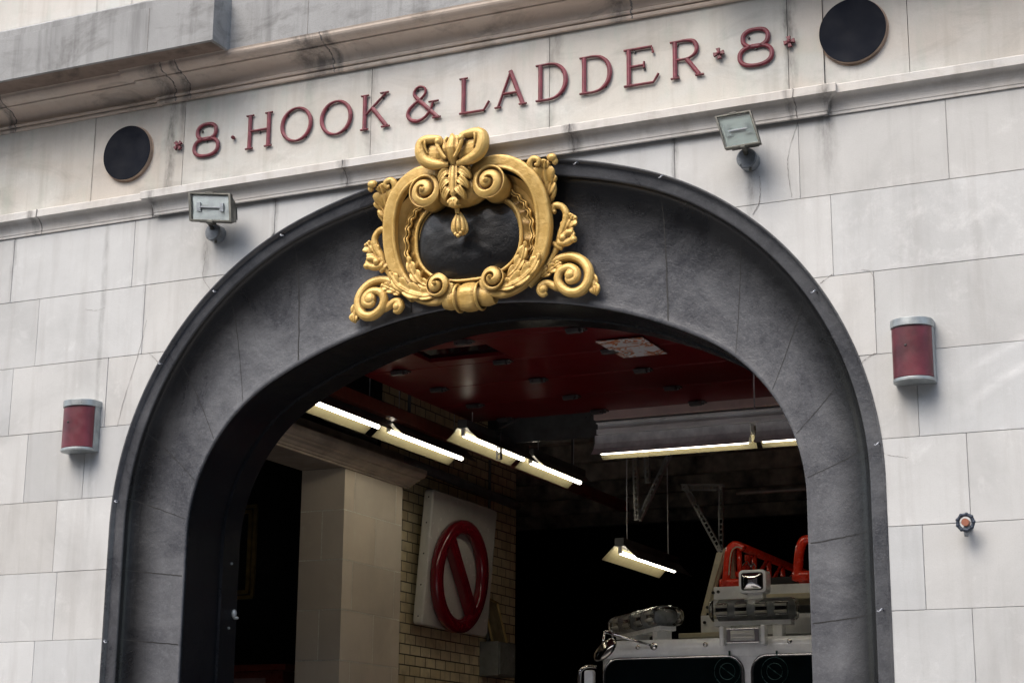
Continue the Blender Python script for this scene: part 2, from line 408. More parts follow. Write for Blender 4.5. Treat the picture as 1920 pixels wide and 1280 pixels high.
def arch_half(z):                                # outer half width at height z
    if z <= ZS0: return 2.672
    lo, hi = 0, PI/2
    for _ in range(40):
        m = (lo+hi)/2
        if OUT(m)[1] < z: lo = m
        else: hi = m
    return OUT(lo)[0]-XC if z < 5.625 else 0.0
def arch_top(x):
    d = abs(x-XC)
    if d >= 2.672: return 0
    lo, hi = 0, PI/2
    for _ in range(40):
        m = (lo+hi)/2
        if OUT(m)[0]-XC > d: lo = m
        else: hi = m
    return OUT(lo)[1]

# ================================================================== THE BUILDING
bld = empty('fire_station', 'pale limestone fire station front with a wide black painted arch', 'building', (XC, 0, 0))
XL, XR, ZT = -11.5, 1.5, 8.6

# --- stone blocks
COURSES = [0, .6, 1.1, 1.6, 2.13, 2.632, 3.1, 3.6, 4.095, 4.59, 5.09, 5.60]
LJ = {5.09: [-8.70, -7.62, -6.45], 4.59: [-8.43, -7.50], 4.095: [-8.62, -7.78], 3.6: [-8.44, -7.93], 3.1: [-8.14],
      2.632: [-8.10], 2.13: [-8.25], 1.6: [-8.0], 1.1: [-8.3], .6: [-8.05], 0: [-8.25]}
RJ = {5.09: [-3.55, -2.76, -1.877, -.4], 4.59: [-2.577, .1], 4.095: [-2.341, -1.0, .5], 3.6: [-2.119, -.9], 3.1: [-1.86, -.6], 2.632: [-2.128, -.9],
      2.13: [-1.88, -.5], 1.6: [-2.0, -.8], 1.1: [-1.8, -.5], .6: [-2.0, -.8], 0: [-1.8, -.5]}
wall = MB()
DARKB = {(-8.44, 3.6): .84, (-1.877, 5.09): .95, (-2.76, 5.09): 1.0}
def block(x0, x1, z0, z1, tint, mode):
    """a stone, clipped by the arch (mode x: sideways, z: upward)"""
    g = .0011
    x0 += g; x1 -= g; z0 += g; z1 -= g
    raw = []
    def seg(a, b):
        n = max(1, int(max(abs(a[0]-b[0]), abs(a[1]-b[1]))/.04))
        for i in range(n): raw.append((a[0]+(b[0]-a[0])*i/n, a[1]+(b[1]-a[1])*i/n))
    seg((x0, z0), (x1, z0)); seg((x1, z0), (x1, z1)); seg((x1, z1), (x0, z1)); seg((x0, z1), (x0, z0))
    out = []
    for x, z in raw:
        h = arch_half(z)
        if z < 5.625 and abs(x-XC) < h:
            if mode == 'x': x = XC + math.copysign(h, x-XC)
            else: z = arch_top(x)
        if z > z1+1e-4: continue
        if not out or math.hypot(out[-1][0]-x, out[-1][1]-z) > 1e-4: out.append((x, z))
    if len(out) > 1 and math.hypot(out[-1][0]-out[0][0], out[-1][1]-out[0][1]) < 1e-4: out.pop()
    # drop collinear
    keep = []
    for i in range(len(out)):
        a, b, c = out[i-1], out[i], out[(i+1) % len(out)]
        cr = (b[0]-a[0])*(c[1]-b[1])-(b[1]-a[1])*(c[0]-b[0])
        if abs(cr) > 1e-8: keep.append(b)
    if len(keep) < 3: return
    k = len(keep)
    dy = random.uniform(-.0012, .0012)
    cx = sum(p[0] for p in keep)/k; cz = sum(p[1] for p in keep)/k
    e = .0025
    fr = []
    for i in range(k):
        a, b, c = keep[i-1], keep[i], keep[(i+1) % k]
        n1 = Vector((-(b[1]-a[1]), b[0]-a[0])).normalized(); n2 = Vector((-(c[1]-b[1]), c[0]-b[0])).normalized()
        nn = (n1+n2); nn = nn.normalized() if nn.length > .1 else n1
        fr.append((b[0]+nn.x*e, b[1]+nn.y*e))
    vs = [(x, dy, z) for x, z in fr] + [(x, .003, z) for x, z in keep] + [(x, .02, z) for x, z in keep]
    fs = [tuple(range(k))]
    for i in range(k):
        j = (i+1) % k
        fs.append((i, i+k, j+k, j)); fs.append((i+k, i+2*k, j+2*k, j+k))
    wall.add(vs, fs, 0, tint)
def rt(base=None):
    v = base if base else random.uniform(.90, 1.03)
    w = random.uniform(-.015, .015); return (v+w, v, v-w*1.2)
for ci in range(len(COURSES)-1):
    z0, z1 = COURSES[ci], COURSES[ci+1]
    key = z0
    if z0 == 5.09:
        xs = [XL, -10.1]+LJ[key]+RJ[key]+[XR]
        for a, b in zip(xs, xs[1:]):
            mode = 'z' if a > -6.6 and b < -3.4 else ('x' if (b < -6.4 or a > -3.6) else 'z')
            if a < -7.6 or b > -2.4 : mode = 'x'
            else: mode = 'z'
            block(a, b, z0, z1, rt(.95 if a == -1.877 else None), mode)
    else:
        xs = [XL, -10.1 if ci % 2 else -9.7]+LJ[key]+[XC]
        for a, b in zip(xs, xs[1:]): block(a, b, z0, z1, rt(DARKB.get((a, z0))), 'x')
        xs = [XC]+RJ[key]+[XR]
        for a, b in zip(xs, xs[1:]): block(a, b, z0, z1, rt(DARKB.get((a, z0))), 'x')
# fine cracks and slanting voussoir joints, 1.5 mm proud
def crack(pts, w=.004, mi=1, y=-.0022):
    P = catmull([(p[0], p[1]) for p in pts], 10)
    P = [Vector((p.x+random.uniform(-.003, .003), p.y+random.uniform(-.003, .003), 0)) for p in P]
    vs = []; 
    for i, p in enumerate(P):
        d = (P[min(i+1, len(P)-1)]-P[max(i-1, 0)]).normalized(); n = Vector((-d.y, d.x, 0))*w/2*random.uniform(.15, 1.3)
        vs += [(p.x+n.x, y, p.y+n.y), (p.x-n.x, y, p.y-n.y)]
    wall.add(vs, [(2*i, 2*i+1, 2*i+3, 2*i+2) for i in range(len(P)-1)], mi, (1, 1, 1))
def pc(L): return [(at(a, b, 0).x, at(a, b, 0).z) for a, b in L]
for L, w in (([(279,662),(290,672),(300,682)], .004), ([(385,470),(384,490),(381,520),(395,545)], .004),
             ([(275,600),(262,655),(235,740),(220,800)], .003), ([(1425,330),(1424,378),(1411,402)], .005), ([(1498,225),(1480,280),(1478,320),(1485,370)], .003),
             ([(1562,513),(1550,522),(1537,533)], .004), ([(1644,661),(1630,668),(1615,680)], .004),
             ([(1615,506),(1632,510),(1640,530),(1641,585)], .003), ([(160,580),(180,582),(197,577)], .003), ([(1656,850),(1680,855),(1705,858)], .003)):
    crack(pc(L), w)
ww = wall.build('wall', [M['stone'], M['crack']], bld, fix=False)

# mortar backing, wall mass with the arch cut through, inner wall face
def holed_wall(mb, y, fn, zs, x0, x1, ztop, flip=False, mi=0):
    P = arch_path(fn, zs, 4, 48)
    Q = []
    cx, cz = XC, 1.0
    for x, z in P:
        d = Vector((x-cx, z-cz))
        if z <= cz+.001 or abs(d.y) < 1e-6: Q.append((x0 if x < cx else x1, z)); continue
        tx = ((x0 if d.x < 0 else x1)-cx)/d.x if abs(d.x) > 1e-6 else 1e9
        tz = (ztop-cz)/d.y if d.y > 0 else 1e9
        t = min(tx, tz); Q.append((cx+d.x*t, cz+d.y*t))
    k = len(P); o = len(mb.v)
    vs = [(x, y, z) for x, z in P]+[(x, y, z) for x, z in Q]
    fs = [(i, i+1, k+i+1, k+i) for i in range(k-1)]
    # corner fills
    li = next(i for i in range(k-1) if abs(Q[i][0]-x0) < 1e-6 and abs(Q[i+1][1]-ztop) < 1e-6)
    ri = next(i for i in range(k-1) if abs(Q[i][1]-ztop) < 1e-6 and abs(Q[i+1][0]-x1) < 1e-6 and Q[i+1][1] < ztop-1e-6 or (abs(Q[i][1]-ztop) < 1e-6 and abs(Q[i+1][0]-x1) < 1e-6 and i > k/2))
    vs += [(x0, y, ztop), (x1, y, ztop)]
    fs += [(k+li, k+li+1, 2*k), (k+ri, k+ri+1, 2*k+1)]
    mb.add(vs, fs, mi)
mb = MB(); holed_wall(mb, .0065, OUT, ZS0, XL, XR, 6.0); mb.build('mortar_bed', M['mortar'], bld)
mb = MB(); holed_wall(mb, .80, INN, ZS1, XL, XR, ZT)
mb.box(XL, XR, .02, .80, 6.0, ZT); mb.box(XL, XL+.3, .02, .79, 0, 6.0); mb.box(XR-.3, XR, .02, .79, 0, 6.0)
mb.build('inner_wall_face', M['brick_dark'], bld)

# --- frieze band with its proud centre, and the wall above the cornice
fr = MB()
def fblock(x0, x1, z0, z1, y, tint):
    g = .002
    fr.add([(x0+g, y, z0), (x1-g, y, z0), (x1-g, y, z1), (x0+g, y, z1), (x0+g, y+.02, z0), (x1-g, y+.02, z0), (x1-g, y+.02, z1), (x0+g, y+.02, z1)],
           [(0,1,2,3), (0,4,5,1), (1,5,6,2), (3,2,6,7), (0,3,7,4)], 0, tint)
for a, b, y, tn in ((XL,-8.02,-.016,(1.0,.97,.93)), (-8.02,-7.42,-.016,(1.0,.96,.92)), (-7.42,-7.22,-.03,(.98,.96,.93)), (-7.22,-5.70,-.03,(1,1,.985)), (-5.70,-4.385,-.03,(1.02,1.01,1)),
                (-4.385,-2.80,-.03,(1,1,.98)), (-2.80,-2.58,-.03,(.98,.95,.92)), (-2.58,-2.07,-.016,(.98,.96,.94)), (-2.07,.2,-.016,(.97,.95,.93)), (.2,XR,-.016,(1,1,1))):
    fblock(a, b, 5.70, 6.50, y, tn)
fr.box(XL, XR, .018, .3, 5.60, 6.6, 1)
for z0, z1 in ((6.9, 7.6), (7.6, 8.6)):
    for i in range(7): fblock(XL+i*1.9+(.9 if z0 > 7 else 0), min(XR, XL+(i+1)*1.9+(.9 if z0 > 7 else 0)), z0, z1, -.10, rt())
# dark weather streaks down the seams (thin films of soot)
wall_save = wall; wall = fr
wall = wall_save
fr.build('frieze', [M['frieze'], M['mortar']], bld, fix=False).data.materials[1] = M['crack']

def sweep_plan(mb, prof, plan, mi=0):
    """prof: (projection, z) ; plan: axis-aligned polyline (x, y) of the wall face, outward = -y"""
    n = len(plan); rings = []
    for i, (x, y) in enumerate(plan):
        def nrm(a, b):
            dx, dy = b[0]-a[0], b[1]-a[1]
            return (0, -1) if abs(dx) > abs(dy) else ((-1, 0) if dy < 0 else (1, 0))
        ns = []
        if i > 0: ns.append(nrm(plan[i-1], plan[i]))
        if i < n-1: ns.append(nrm(plan[i], plan[i+1]))
        nx = sum(v[0] for v in ns) if len(ns) > 1 else ns[0][0]; ny = -1
        rings.append([(x+nx*p, y+ny*p, z) for p, z in prof])
    k = len(prof); o = []
    for r_ in rings: o += r_
    mb.add(o, [(i*k+j, i*k+j+1, (i+1)*k+j+1, (i+1)*k+j) for i in range(n-1) for j in range(k-1)], mi)
def jogs(a, b, step, base=0.0): return [(XL, base), (a, base), (a, base-step), (b, base-step), (b, base), (XR, base)]
# string course over the arch
mb = MB()
prof = [(-.01, 5.585), (.012, 5.585), (.012, 5.60)] + [(.016+.055*(1-math.cos(t*PI/2/8)), 5.605+.085*math.sin(t*PI/2/8)) for t in range(9)] + [(.088, 5.692), (.088, 5.742), (.084, 5.748), (-.02, 5.77)]
sweep_plan(mb, prof, jogs(-7.42, -2.58, .03))
for px, py in ((82,430),(660,330),(1085,255),(1498,205)):
    pass
mb.build('string_course', M['ledge'], bld)
mb = MB()                                   # dark seams of the string course
for px, mid in ((73,425), (282,385), (650,335), (1075,270), (1493,205), (1549,190)):
    x = at(px, mid, -.05).x; yb = 0 if (x < -7.42 or x > -2.58) else -.03
    P = [(x+random.uniform(-.004, .004), yb-.002-p, z) for p, z in prof[1:-1]]
    mb.tube(P, [random.uniform(.002, .0045) for _ in P], 6); mb.build('open_seam', M['crack'], bld); mb = MB()
# cornice: fillets, cavetto, soffit, fascia
mb = MB()
prof = [(-.02, 6.418), (.026, 6.418), (.030, 6.430), (.026, 6.442), (.014, 6.446), (.014, 6.450), (.038, 6.452), (.044, 6.463), (.038, 6.474), (.026, 6.478)] + [(.030+.115*(1-math.cos(t*PI/2/12)), 6.482+.080*math.sin(t*PI/2/12)) for t in range(13)] + [(.152, 6.563), (.152, 6.572), (.160, 6.574)] + [(.160+.07*math.sin(t*PI/2/6), 6.574+.05*(1-math.cos(t*PI/2/6))) for t in range(1, 7)] + [(.235, 6.634)]
sweep_plan(mb, prof, jogs(-7.42, -2.58, .03))
mb.build('cornice_cove', M['cove'], bld)
mb = MB()
for px, mid in ((20,215), (325,150), (352,150), (622,85), (1180,5)):
    x = at(px, mid, -.1).x; yb = 0 if (x < -7.42 or x > -2.58) else -.03
    P = [(x+random.uniform(-.006, .006), yb-.002-p, z) for p, z in prof[1:]]
    mb.tube(P, [random.uniform(.002, .007) for _ in P], 6); mb.build('open_seam', M['crack'], bld); mb = MB()
plan = [(XL, -.46), (-6.72, -.46), (-6.72, -.25), (-3.28, -.25), (-3.28, -.46), (XR, -.46)]
mb = MB()
sweep_plan(mb, [(-.44, 6.634), (-.03, 6.634), (-.028, 6.628), (0, 6.628), (0, 6.965), (-.012, 6.972), (-.012, 7.02), (-.05, 7.05), (-.5, 7.10)], plan)
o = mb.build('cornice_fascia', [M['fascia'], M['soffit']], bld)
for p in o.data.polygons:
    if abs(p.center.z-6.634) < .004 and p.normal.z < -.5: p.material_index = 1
mb = MB()
for px, py in ((281,10), (578,20)):
    y = -.46 if px < 400 else -.25
    a = at(px, py, y); mb.box(a.x-.002, a.x+.002, y-.002, y, 6.632, 6.96); mb.build('open_seam', M['crack'], bld); mb = MB()

# --- arch surround: rim, cove, arris, reveal
def arch_loft(mb, rings, ulist, vlist):
    k = len(rings[0]); o = len(mb.v); vs = []
    for ri, ring in enumerate(rings):
        for i, p in enumerate(ring):
            mb.uv[o+len(vs)] = (ulist[i], vlist[ri]); vs.append(p)
    mb.add(vs, [(r_*k+i, r_*k+i+1, (r_+1)*k+i+1, (r_+1)*k+i) for r_ in range(len(rings)-1) for i in range(k-1)])
def mixp(A, B, t, y): return [(a[0]*(1-t)+b[0]*t, y, a[1]*(1-t)+b[1]*t) for a, b in zip(A, B)]
mb = MB()
rings = []; vl = []
def ring(A, B, t, y, v): rings.append(mixp(A, B, t, y)); vl.append(v)
ring(PO, PR, -.10, -.003, 0); ring(PO, PR, .0, -.004, .03); ring(PO, PR, .06, -.001, .05)
ring(PO, PR, .10, .028, .08); ring(PO, PR, .14, .031, .1); ring(PO, PR, .93, .028, .2); ring(PO, PR, 1.0, .032, .22)
NP = 22
for i in range(NP+1):
    t = i/NP*PI/2
    ring(PR, PN, .01+.955*(1-math.cos(t))**1.0, .036+.140*math.sin(t)**.9, .24+.70*i/NP)
ring(PR, PN, .985, .174, .96); ring(PR, PN, 1.0, .180, .985); ring(PR, PN, 1.0, .19, 1.0)
arch_loft(mb, rings, arc_s, vl)
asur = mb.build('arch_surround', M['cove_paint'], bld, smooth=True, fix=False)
# voussoir joints across the cove
mb = MB()
def cove_point(i_f, t):
    i = min(int(i_f), len(PO)-2); f = i_f-i
    def L(P): return (P[i][0]*(1-f)+P[i+1][0]*f, P[i][1]*(1-f)+P[i+1][1]*f)
    A, B = L(PR), L(PN); w = .01+.955*(1-math.cos(t))
    y = .036+.140*math.sin(t)**.9 - .0012
    return Vector((A[0]*(1-w)+B[0]*w, y, A[1]*(1-w)+B[1]*w))
def joint(idx, t0=.02, w=.0045):
    mb = MB()
    n = 26; off = .058 if idx > NJ and idx < NJ+NA else .014
    vs = []
    for k in range(n+1):
        t = (t0+(1-t0)*k/n)*PI/2; wob = random.uniform(-.5, .5)*off
        vs += [cove_point(idx-off+wob, t), cove_point(idx+off+wob, t)]
    mb.add(vs, [(2*k, 2*k+1, 2*k+3, 2*k+2) for k in range(n)]); mb.build('joint_line', M['rubber'], bld)
def idx_theta(deg): return NJ + NA*(180-deg)/180
for d in (6, 19, 34, 50, 66.5, 82): joint(idx_theta(d)); joint(idx_theta(180-d))
for z in (3.1, 2.632, 2.13, 1.6):
    i_f = z/ZS0*NJ; joint(i_f, .05); joint(len(PO)-1-i_f, .05)
# reveal / soffit
mb = MB(); rings = []; vl = []
for y, k_, v in ((.19, 1.0, 0), (.20, .998, .02), (.60, .998, .5), (.606, .990, .52), (.618, .990, .55), (.626, .994, .56), (.80, .992, .9), (.815, .992, 1.0), (.815, 1.05, 1.0)):
    rings.append([(XC+(x-XC)*k_, y, ZS1+(z-ZS1)*k_ if z > ZS1 else z) for x, z in PN]); vl.append(v)
arch_loft(mb, rings, arc_s, vl)
mb.build('arch_soffit', M['gloss'], bld, smooth=False, fix=False)
mb = MB()
for z in (2.75, 3.2): mb.cyl((XC-2.16, .72, z), (XC-2.145, .72, z), .009, 10); mb.build('bolt', M['grey_metal'], bld); mb = MB()
a = at(438, 1150, .78); mb.ell((a.x+.01, .77, a.z), .02, .02, .03); mb.ell((a.x+.02, .78, a.z-.03), .022, .015, .012)
mb.build('latch', M['grey_metal'], bld, smooth=True)

# --- interior shell
mb = MB()
HX0, HX1, HY1, HZ = -11.5, 1.2, 16.0, 5.75
mb.add([(HX0,.82,0),(HX0,HY1,0),(HX0,HY1,HZ),(HX0,.82,HZ)], [(0,1,2,3)]); mb.add([(HX1,.82,0),(HX1,HY1,0),(HX1,HY1,HZ),(HX1,.82,HZ)], [(0,1,2,3)])
mb.add([(HX0,HY1,0),(HX1,HY1,0),(HX1,HY1,HZ),(HX0,HY1,HZ)], [(0,1,2,3)])
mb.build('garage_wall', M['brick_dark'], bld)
mb = MB(); mb.box(HX0, HX1, .82, HY1, HZ, HZ+.2)
for i in range(9): mb.box(HX0, HX1, 4.9+i*1.2, 5.02+i*1.2, HZ-.22, HZ-.002)
mb.build('ceiling', M['ceil'], bld)
mb = MB(); mb.box(-8.6, -8.25, 4.82, 7.88, 0, HZ-.01); 
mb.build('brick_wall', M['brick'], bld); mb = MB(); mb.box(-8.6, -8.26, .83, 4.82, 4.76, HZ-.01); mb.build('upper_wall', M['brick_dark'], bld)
# stone pillar with its courses
pil = MB(); PX0, PX1, PY0, PY1 = -8.45, -8.0, 3.72, 4.80
zs = [0]; 
cz = [at_x(648, 875, PX1).z] 
top = 4.45; sp = .437
levels = [top-.375-i*sp for i in range(10)]
zz = [top]+[z for z in levels if z > 0]+[0]
for i in range(len(zz)-1):
    z1, z0 = zz[i], zz[i+1]; g = .0045
    sj = [.28*1.08, .92*1.08-.02] if i % 2 == 0 else [.52*1.08]
    ys = [PY0]+[PY0+s for s in ([.18, .95] if i % 2 == 0 else [.58])]+[PY1]
    for a, b in zip(ys, ys[1:]):
        pil.add([(PX1, a+(g if a > PY0 else 0), z0+g), (PX1, b-g, z0+g), (PX1, b-g, z1-g), (PX1, a+(g if a > PY0 else 0), z1-g)], [(0,1,2,3)], 0, rt(random.uniform(.92, 1.08)))
    xs = [PX0]+([] if i % 2 == 0 else [PX0+.23])+[PX1]
    for a, b in zip(xs, xs[1:]):
        pil.add([(a+g, PY0, z0+g), (b-(g if b < PX1 else 0), PY0, z0+g), (b-(g if b < PX1 else 0), PY0, z1-g), (a+g, PY0, z1-g)], [(0,1,2,3)], 0, rt(random.uniform(.86, 1.0)))  # street face tinted darker: its weaker light put into the stone colour
pil.box(PX0+.003, PX1-.003, PY0+.003, PY1-.003, 0, top-.002, 1)
pl = pil.build('pillar', [M['pillar'], M['whitejoint']], bld, fix=False)
mb = MB(); mb.box(PX0, PX1, .84, PY1, top, 4.75); mb.build('lintel', simple('lintel_stone', (.30,.25,.20), .8, nscale=4), bld)
mb = MB()
prof = [(0, 4.44), (.02, 4.44), (.02, 4.455), (.04, 4.46), (.05, 4.475), (.07, 4.48), (.09, 4.50), (.13, 4.51), (.135, 4.525), (.17, 4.53), (.19, 4.545), (.20, 4.56), (.20, 4.60), (0, 4.62)]
vs = [(PX1+p, y, z) for y in (.84, 4.9) for p, z in prof]; k = len(prof)
mb.add(vs, [(j, j+1, k+j+1, k+j) for j in range(k-1)]+[tuple(range(k)), tuple(range(k, 2*k))])
mb.build('pillar_cornice', simple('cornice_in', (.42,.35,.28), .7, nscale=4), bld)
mb = MB(); mb.box(-60, 60, -60, -2.6, -.25, -.15); mb.add([(-300,-300,-.16),(300,-300,-.16),(300,300,-.16),(-300,300,-.16)], [(0,1,2,3)])
tag(mb.build('road', M['asphalt']), kind='structure')
mb = MB(); mb.box(-60, 60, -2.6, .8, -.15, 0); tag(mb.build('pavement', M['concrete'], bevel=.02), kind='structure')
mb = MB(); mb.box(HX0, HX1, .802, HY1, -.15, .004); tag(mb.build('floor', simple('garage_floor', (.10,.10,.10), .4)), kind='structure')

# ================================================================== LETTERS
LH = .255; LZ = 5.962
def glyph(ch):
    th, tn = 1.0, .55                            # relative stroke widths
    S = []
    def serif(x, y, w=.13): S.append(([(x-w, y), (x+w, y)], [.45, .45]))
    def ellp(cx, cy, rx, ry, n=40, p=1.0, a0=0, a1=360, thin=.5):
        P, W = [], []
        for i in range(n+1):
            a = math.radians(a0+(a1-a0)*i/n); c, s_ = math.cos(a), math.sin(a)
            P.append((cx+rx*math.copysign(abs(c)**p, c), cy+ry*math.copysign(abs(s_)**p, s_))); W.append(thin+(1-thin)*abs(c))
        S.append((P, W))
    if ch == 'H':
        for x in (.16, .84): S.append(([(x, 0), (x, 1)], [th, th])); serif(x, 0); serif(x, 1)
        S.append(([(.16, .52), (.84, .52)], [tn, tn]))
    elif ch == 'O': ellp(.5, .5, .46, .49)
    elif ch == '8': ellp(.5, .745, .36, .235, p=.85, thin=.75); ellp(.5, .27, .46, .265, p=.85, thin=.75)
    elif ch == 'K':
        S.append(([(.16, 0), (.16, 1)], [th, th])); serif(.16, 0); serif(.16, 1)
        S.append(([(.18, .42), (.86, .98)], [tn, tn])); S.append(([(.42, .60), (.90, .02)], [th, th])); serif(.88, 0, .14); serif(.82, 1, .14)
    elif ch == '&':
        P = [(.95,.02),(.7,.27),(.45,.52),(.24,.74),(.24,.90),(.38,.99),(.54,.93),(.56,.78),(.44,.64),(.22,.50),(.06,.34),(.04,.18),(.16,.04),(.36,.0),(.56,.08),(.72,.26),(.80,.48)]
        P = [(p.x, p.y) for p in catmull(P, 5)]; S.append((P, lerp_list([1,1,1,.7,.6,.5,.6,.6,.7,.8,.9,.8,.6,.6,.5], len(P))))
        serif(.82, .5, .15); serif(.92, .02, .12)
    elif ch == 'L':
        S.append(([(.14, 0), (.14, 1)], [th, th])); serif(.14, 1); S.append(([(.02, 0), (.80, 0), (.97, .24)], [tn, tn, tn]))
    elif ch == 'A':
        S.append(([(.10, 0), (.50, 1)], [tn, tn])); S.append(([(.48, 1), (.88, 0)], [th, th])); S.append(([(.24, .36), (.74, .36)], [tn, tn]))
        serif(.10, 0, .10); serif(.88, 0, .12)
    elif ch == 'D':
        S.append(([(.14, 0), (.14, 1)], [th, th]))
        P = [(.0, 1), (.2, 1), (.45, 1), (.68, .94), (.88, .76), (.95, .5), (.88, .24), (.68, .06), (.45, 0), (.2, 0), (.0, 0)]
        P = [(p.x, p.y) for p in catmull(P, 5)]; S.append((P, lerp_list([.5, .5, .55, .9, 1.1, .9, .55, .5, .5], len(P))))
    elif ch == 'E':
        S.append(([(.14, 0), (.14, 1)], [th, th])); S.append(([(.0, 1), (.80, 1), (.84, .82)], [tn, tn, tn])); S.append(([(.14, .52), (.58, .52)], [tn, tn]))
        S.append(([(.58, .44), (.58, .61)], [.45, .45])); S.append(([(.0, 0), (.84, 0), (.99, .22)], [tn, tn, tn]))
    elif ch == 'R':
        S.append(([(.14, 0), (.14, 1)], [th, th])); serif(.14, 0)
        P = [(.0, 1), (.2, 1), (.5, 1), (.72, .94), (.80, .76), (.74, .60), (.52, .50), (.14, .49)]
        P = [(p.x, p.y) for p in catmull(P, 5)]; S.append((P, lerp_list([.5, .5, .7, 1.0, .8, .5, .5], len(P))))
        S.append(([(.48, .50), (.86, .02)], [th, th])); serif(.88, 0, .13)
    return S
def ribbon(mb, P, W, w0, d, y0):
    """ridge-topped stroke in the x-z plane"""
    n = len(P); P = [Vector((p[0], p[1])) for p in P]; vs = []
    for i in range(n):
        a = P[max(i-1, 0)]; b = P[min(i+1, n-1)]
        t = (b-a).normalized(); nn = Vector((-t.y, t.x)); sc = 1.0
        if 0 < i < n-1:
            t1 = (P[i]-a).normalized(); c = abs(nn.dot(Vector((-t1.y, t1.x)))); sc = 1/max(.5, c)
        w = w0*W[i]/2*sc
        for s_, dd in ((-1, 0), (-1, .55), (-.25, 1), (.25, 1), (1, .55), (1, 0)):
            vs.append((P[i].x+nn.x*w*s_, y0-d*dd, P[i].y+nn.y*w*s_))
    fs = [(i*6+j, i*6+(j+1) % 6, (i+1)*6+(j+1) % 6, (i+1)*6+j) for i in range(n-1) for j in range(6)]
    fs += [(0,1,2,3,4,5), tuple((n-1)*6+j for j in range(6))]
    mb.add(vs, fs)
LET = [('8', 358, 411, 265, 'red numeral 8 at the left end of the frieze'),
       ('H', 455, 512, 250, 'red metal letter H, first letter of the word HOOK'),
       ('O', 522, 585, 235, 'first red letter O of HOOK, beside the letter H'),
       ('O', 596, 660, 222, 'second red letter O of HOOK, beside the letter K'),
       ('K', 670, 731, 212, 'red metal letter K ending the word HOOK'),
       ('&', 758, 825, 195, 'red ampersand between the two words of the frieze'),
       ('L', 856, 920, 182, 'red metal letter L, first of the word LADDER'),
       ('A', 923, 989, 170, 'red metal letter A after the L of LADDER'),
       ('D', 1000, 1065, 155, 'first red letter D of LADDER, right after the A'),
       ('D', 1082, 1148, 140, 'second red letter D of LADDER, just before the E'),
       ('E', 1165, 1237, 125, 'red metal letter E near the end of LADDER'),
       ('R', 1252, 1321, 112, 'red metal letter R, last of the word LADDER'),
       ('8', 1379, 1452, 90, 'red numeral 8 at the right end near the big disc')]
YB = -.030
for ch, x0, x1, ym, lab in LET:
    a, b = at(x0, ym, -.06).x, at(x1, ym, -.06).x; W_ = b-a
    o = empty('frieze_letter', lab, 'letter', ((a+b)/2, YB, LZ), 'red metal characters pinned to the frieze')
    mb = MB()
    for P, W in glyph(ch):
        m_ = .012
        P2 = [(a+m_+p[0]*(W_-2*m_), LZ+m_*.5+p[1]*(LH-m_)) for p in P]
        ribbon(mb, P2, W, .0285, .014, YB-.010)
    mb.build('letter_face', M['red_letter'], o)
    spots = {'H': [(.16,.93),(.84,.9),(.84,.08),(.5,.5)], 'O': [(.2,.85),(.8,.13),(.15,.22)], 'K': [(.16,.9),(.75,.9),(.16,.1)], '&': [(.3,.95),(.8,.45),(.3,.05)],
             'L': [(.14,.9),(.14,.08),(.8,.03)], 'A': [(.5,.36),(.85,.05)], 'D': [(.14,.93),(.14,.1),(.85,.75),(.8,.15)], 'E': [(.3,.97),(.58,.45),(.14,.5)],
             'R': [(.2,.95),(.7,.92),(.2,.1)], '8': [(.3,.82),(.5,.5),(.82,.9),(.85,.1)]}[ch]
    for u, v in spots:
        mb = MB(); x, z = a+.012+u*(W_-.024), LZ+.006+v*(LH-.012)-.008
        mb.cyl((x, YB+.002, z), (x, YB-.014, z), .0085, 10); mb.build('mounting_pin', M['pin'], o, smooth=False)
for px, py, kind, lab in ((334,273,1,'small red cross ornament left of the first 8'), (437,258,0,'small round red dot between the first 8 and HOOK'),
                          (1348,101,1,'small red cross ornament between LADDER and the last 8'), (1480,79,1,'small red cross ornament right of the last 8')):
    c = at(px, py, -.05); mb = MB()
    if kind:
        for k in range(4):
            t = math.radians(k*90+ (8 if px > 400 else 40)); d = Vector((math.cos(t), 0, math.sin(t))); n_ = Vector((-d.z, 0, d.x))
            y0, y1 = YB-.012, YB-.032
            q = [c+d*.004-n_*.005, c+d*.034-n_*.013, c+d*.034+n_*.013, c+d*.004+n_*.005]
            vs = [(p.x, y0, p.z) for p in q]+[(p.x, y1, p.z) for p in q]
            mb.add(vs, [(0,1,2,3),(4,5,6,7),(0,4,5,1),(1,5,6,2),(2,6,7,3),(3,7,4,0)])
        mb.ell((c.x, YB-.028, c.z), .014, .016, .014)
        mb.cyl((c.x, YB+.002, c.z), (c.x, YB-.02, c.z), .012, 10)
    else: mb.ell((c.x, YB-.02, c.z), .013, .022, .013)
    tag(mb.build('frieze_ornament', M['red_letter'], smooth=False), lab, 'ornament', 'red ornaments between the frieze characters')

# ================================================================== DISCS
for x, lab in ((-7.70, 'round black disc on the stone left of the frieze lettering'), (-2.40, 'round black disc on the stone right of the frieze lettering')):
    o = empty('wall_disc', lab, 'vent cover', (x, 0, 6.09), 'black discs at both ends of the frieze')
    yb = -.016; mb = MB(); R0 = .205
    cx = x+ (.0 if x < -5 else .005)
    mb.cyl((cx, yb+.005, 6.09), (cx, yb-.030, 6.09), .205, 64); mb.cyl((cx, yb+.004, 6.088), (cx, yb-.004, 6.088), .214, 64); mb.build('rim', M['disc_rim'], o, smooth=False, bevel=.002)
    mb = MB(); mb.cyl((cx, yb-.0295, 6.09), (cx, yb-.034, 6.09), .2035, 64)
    mb.build('cover', M['disc'], o)

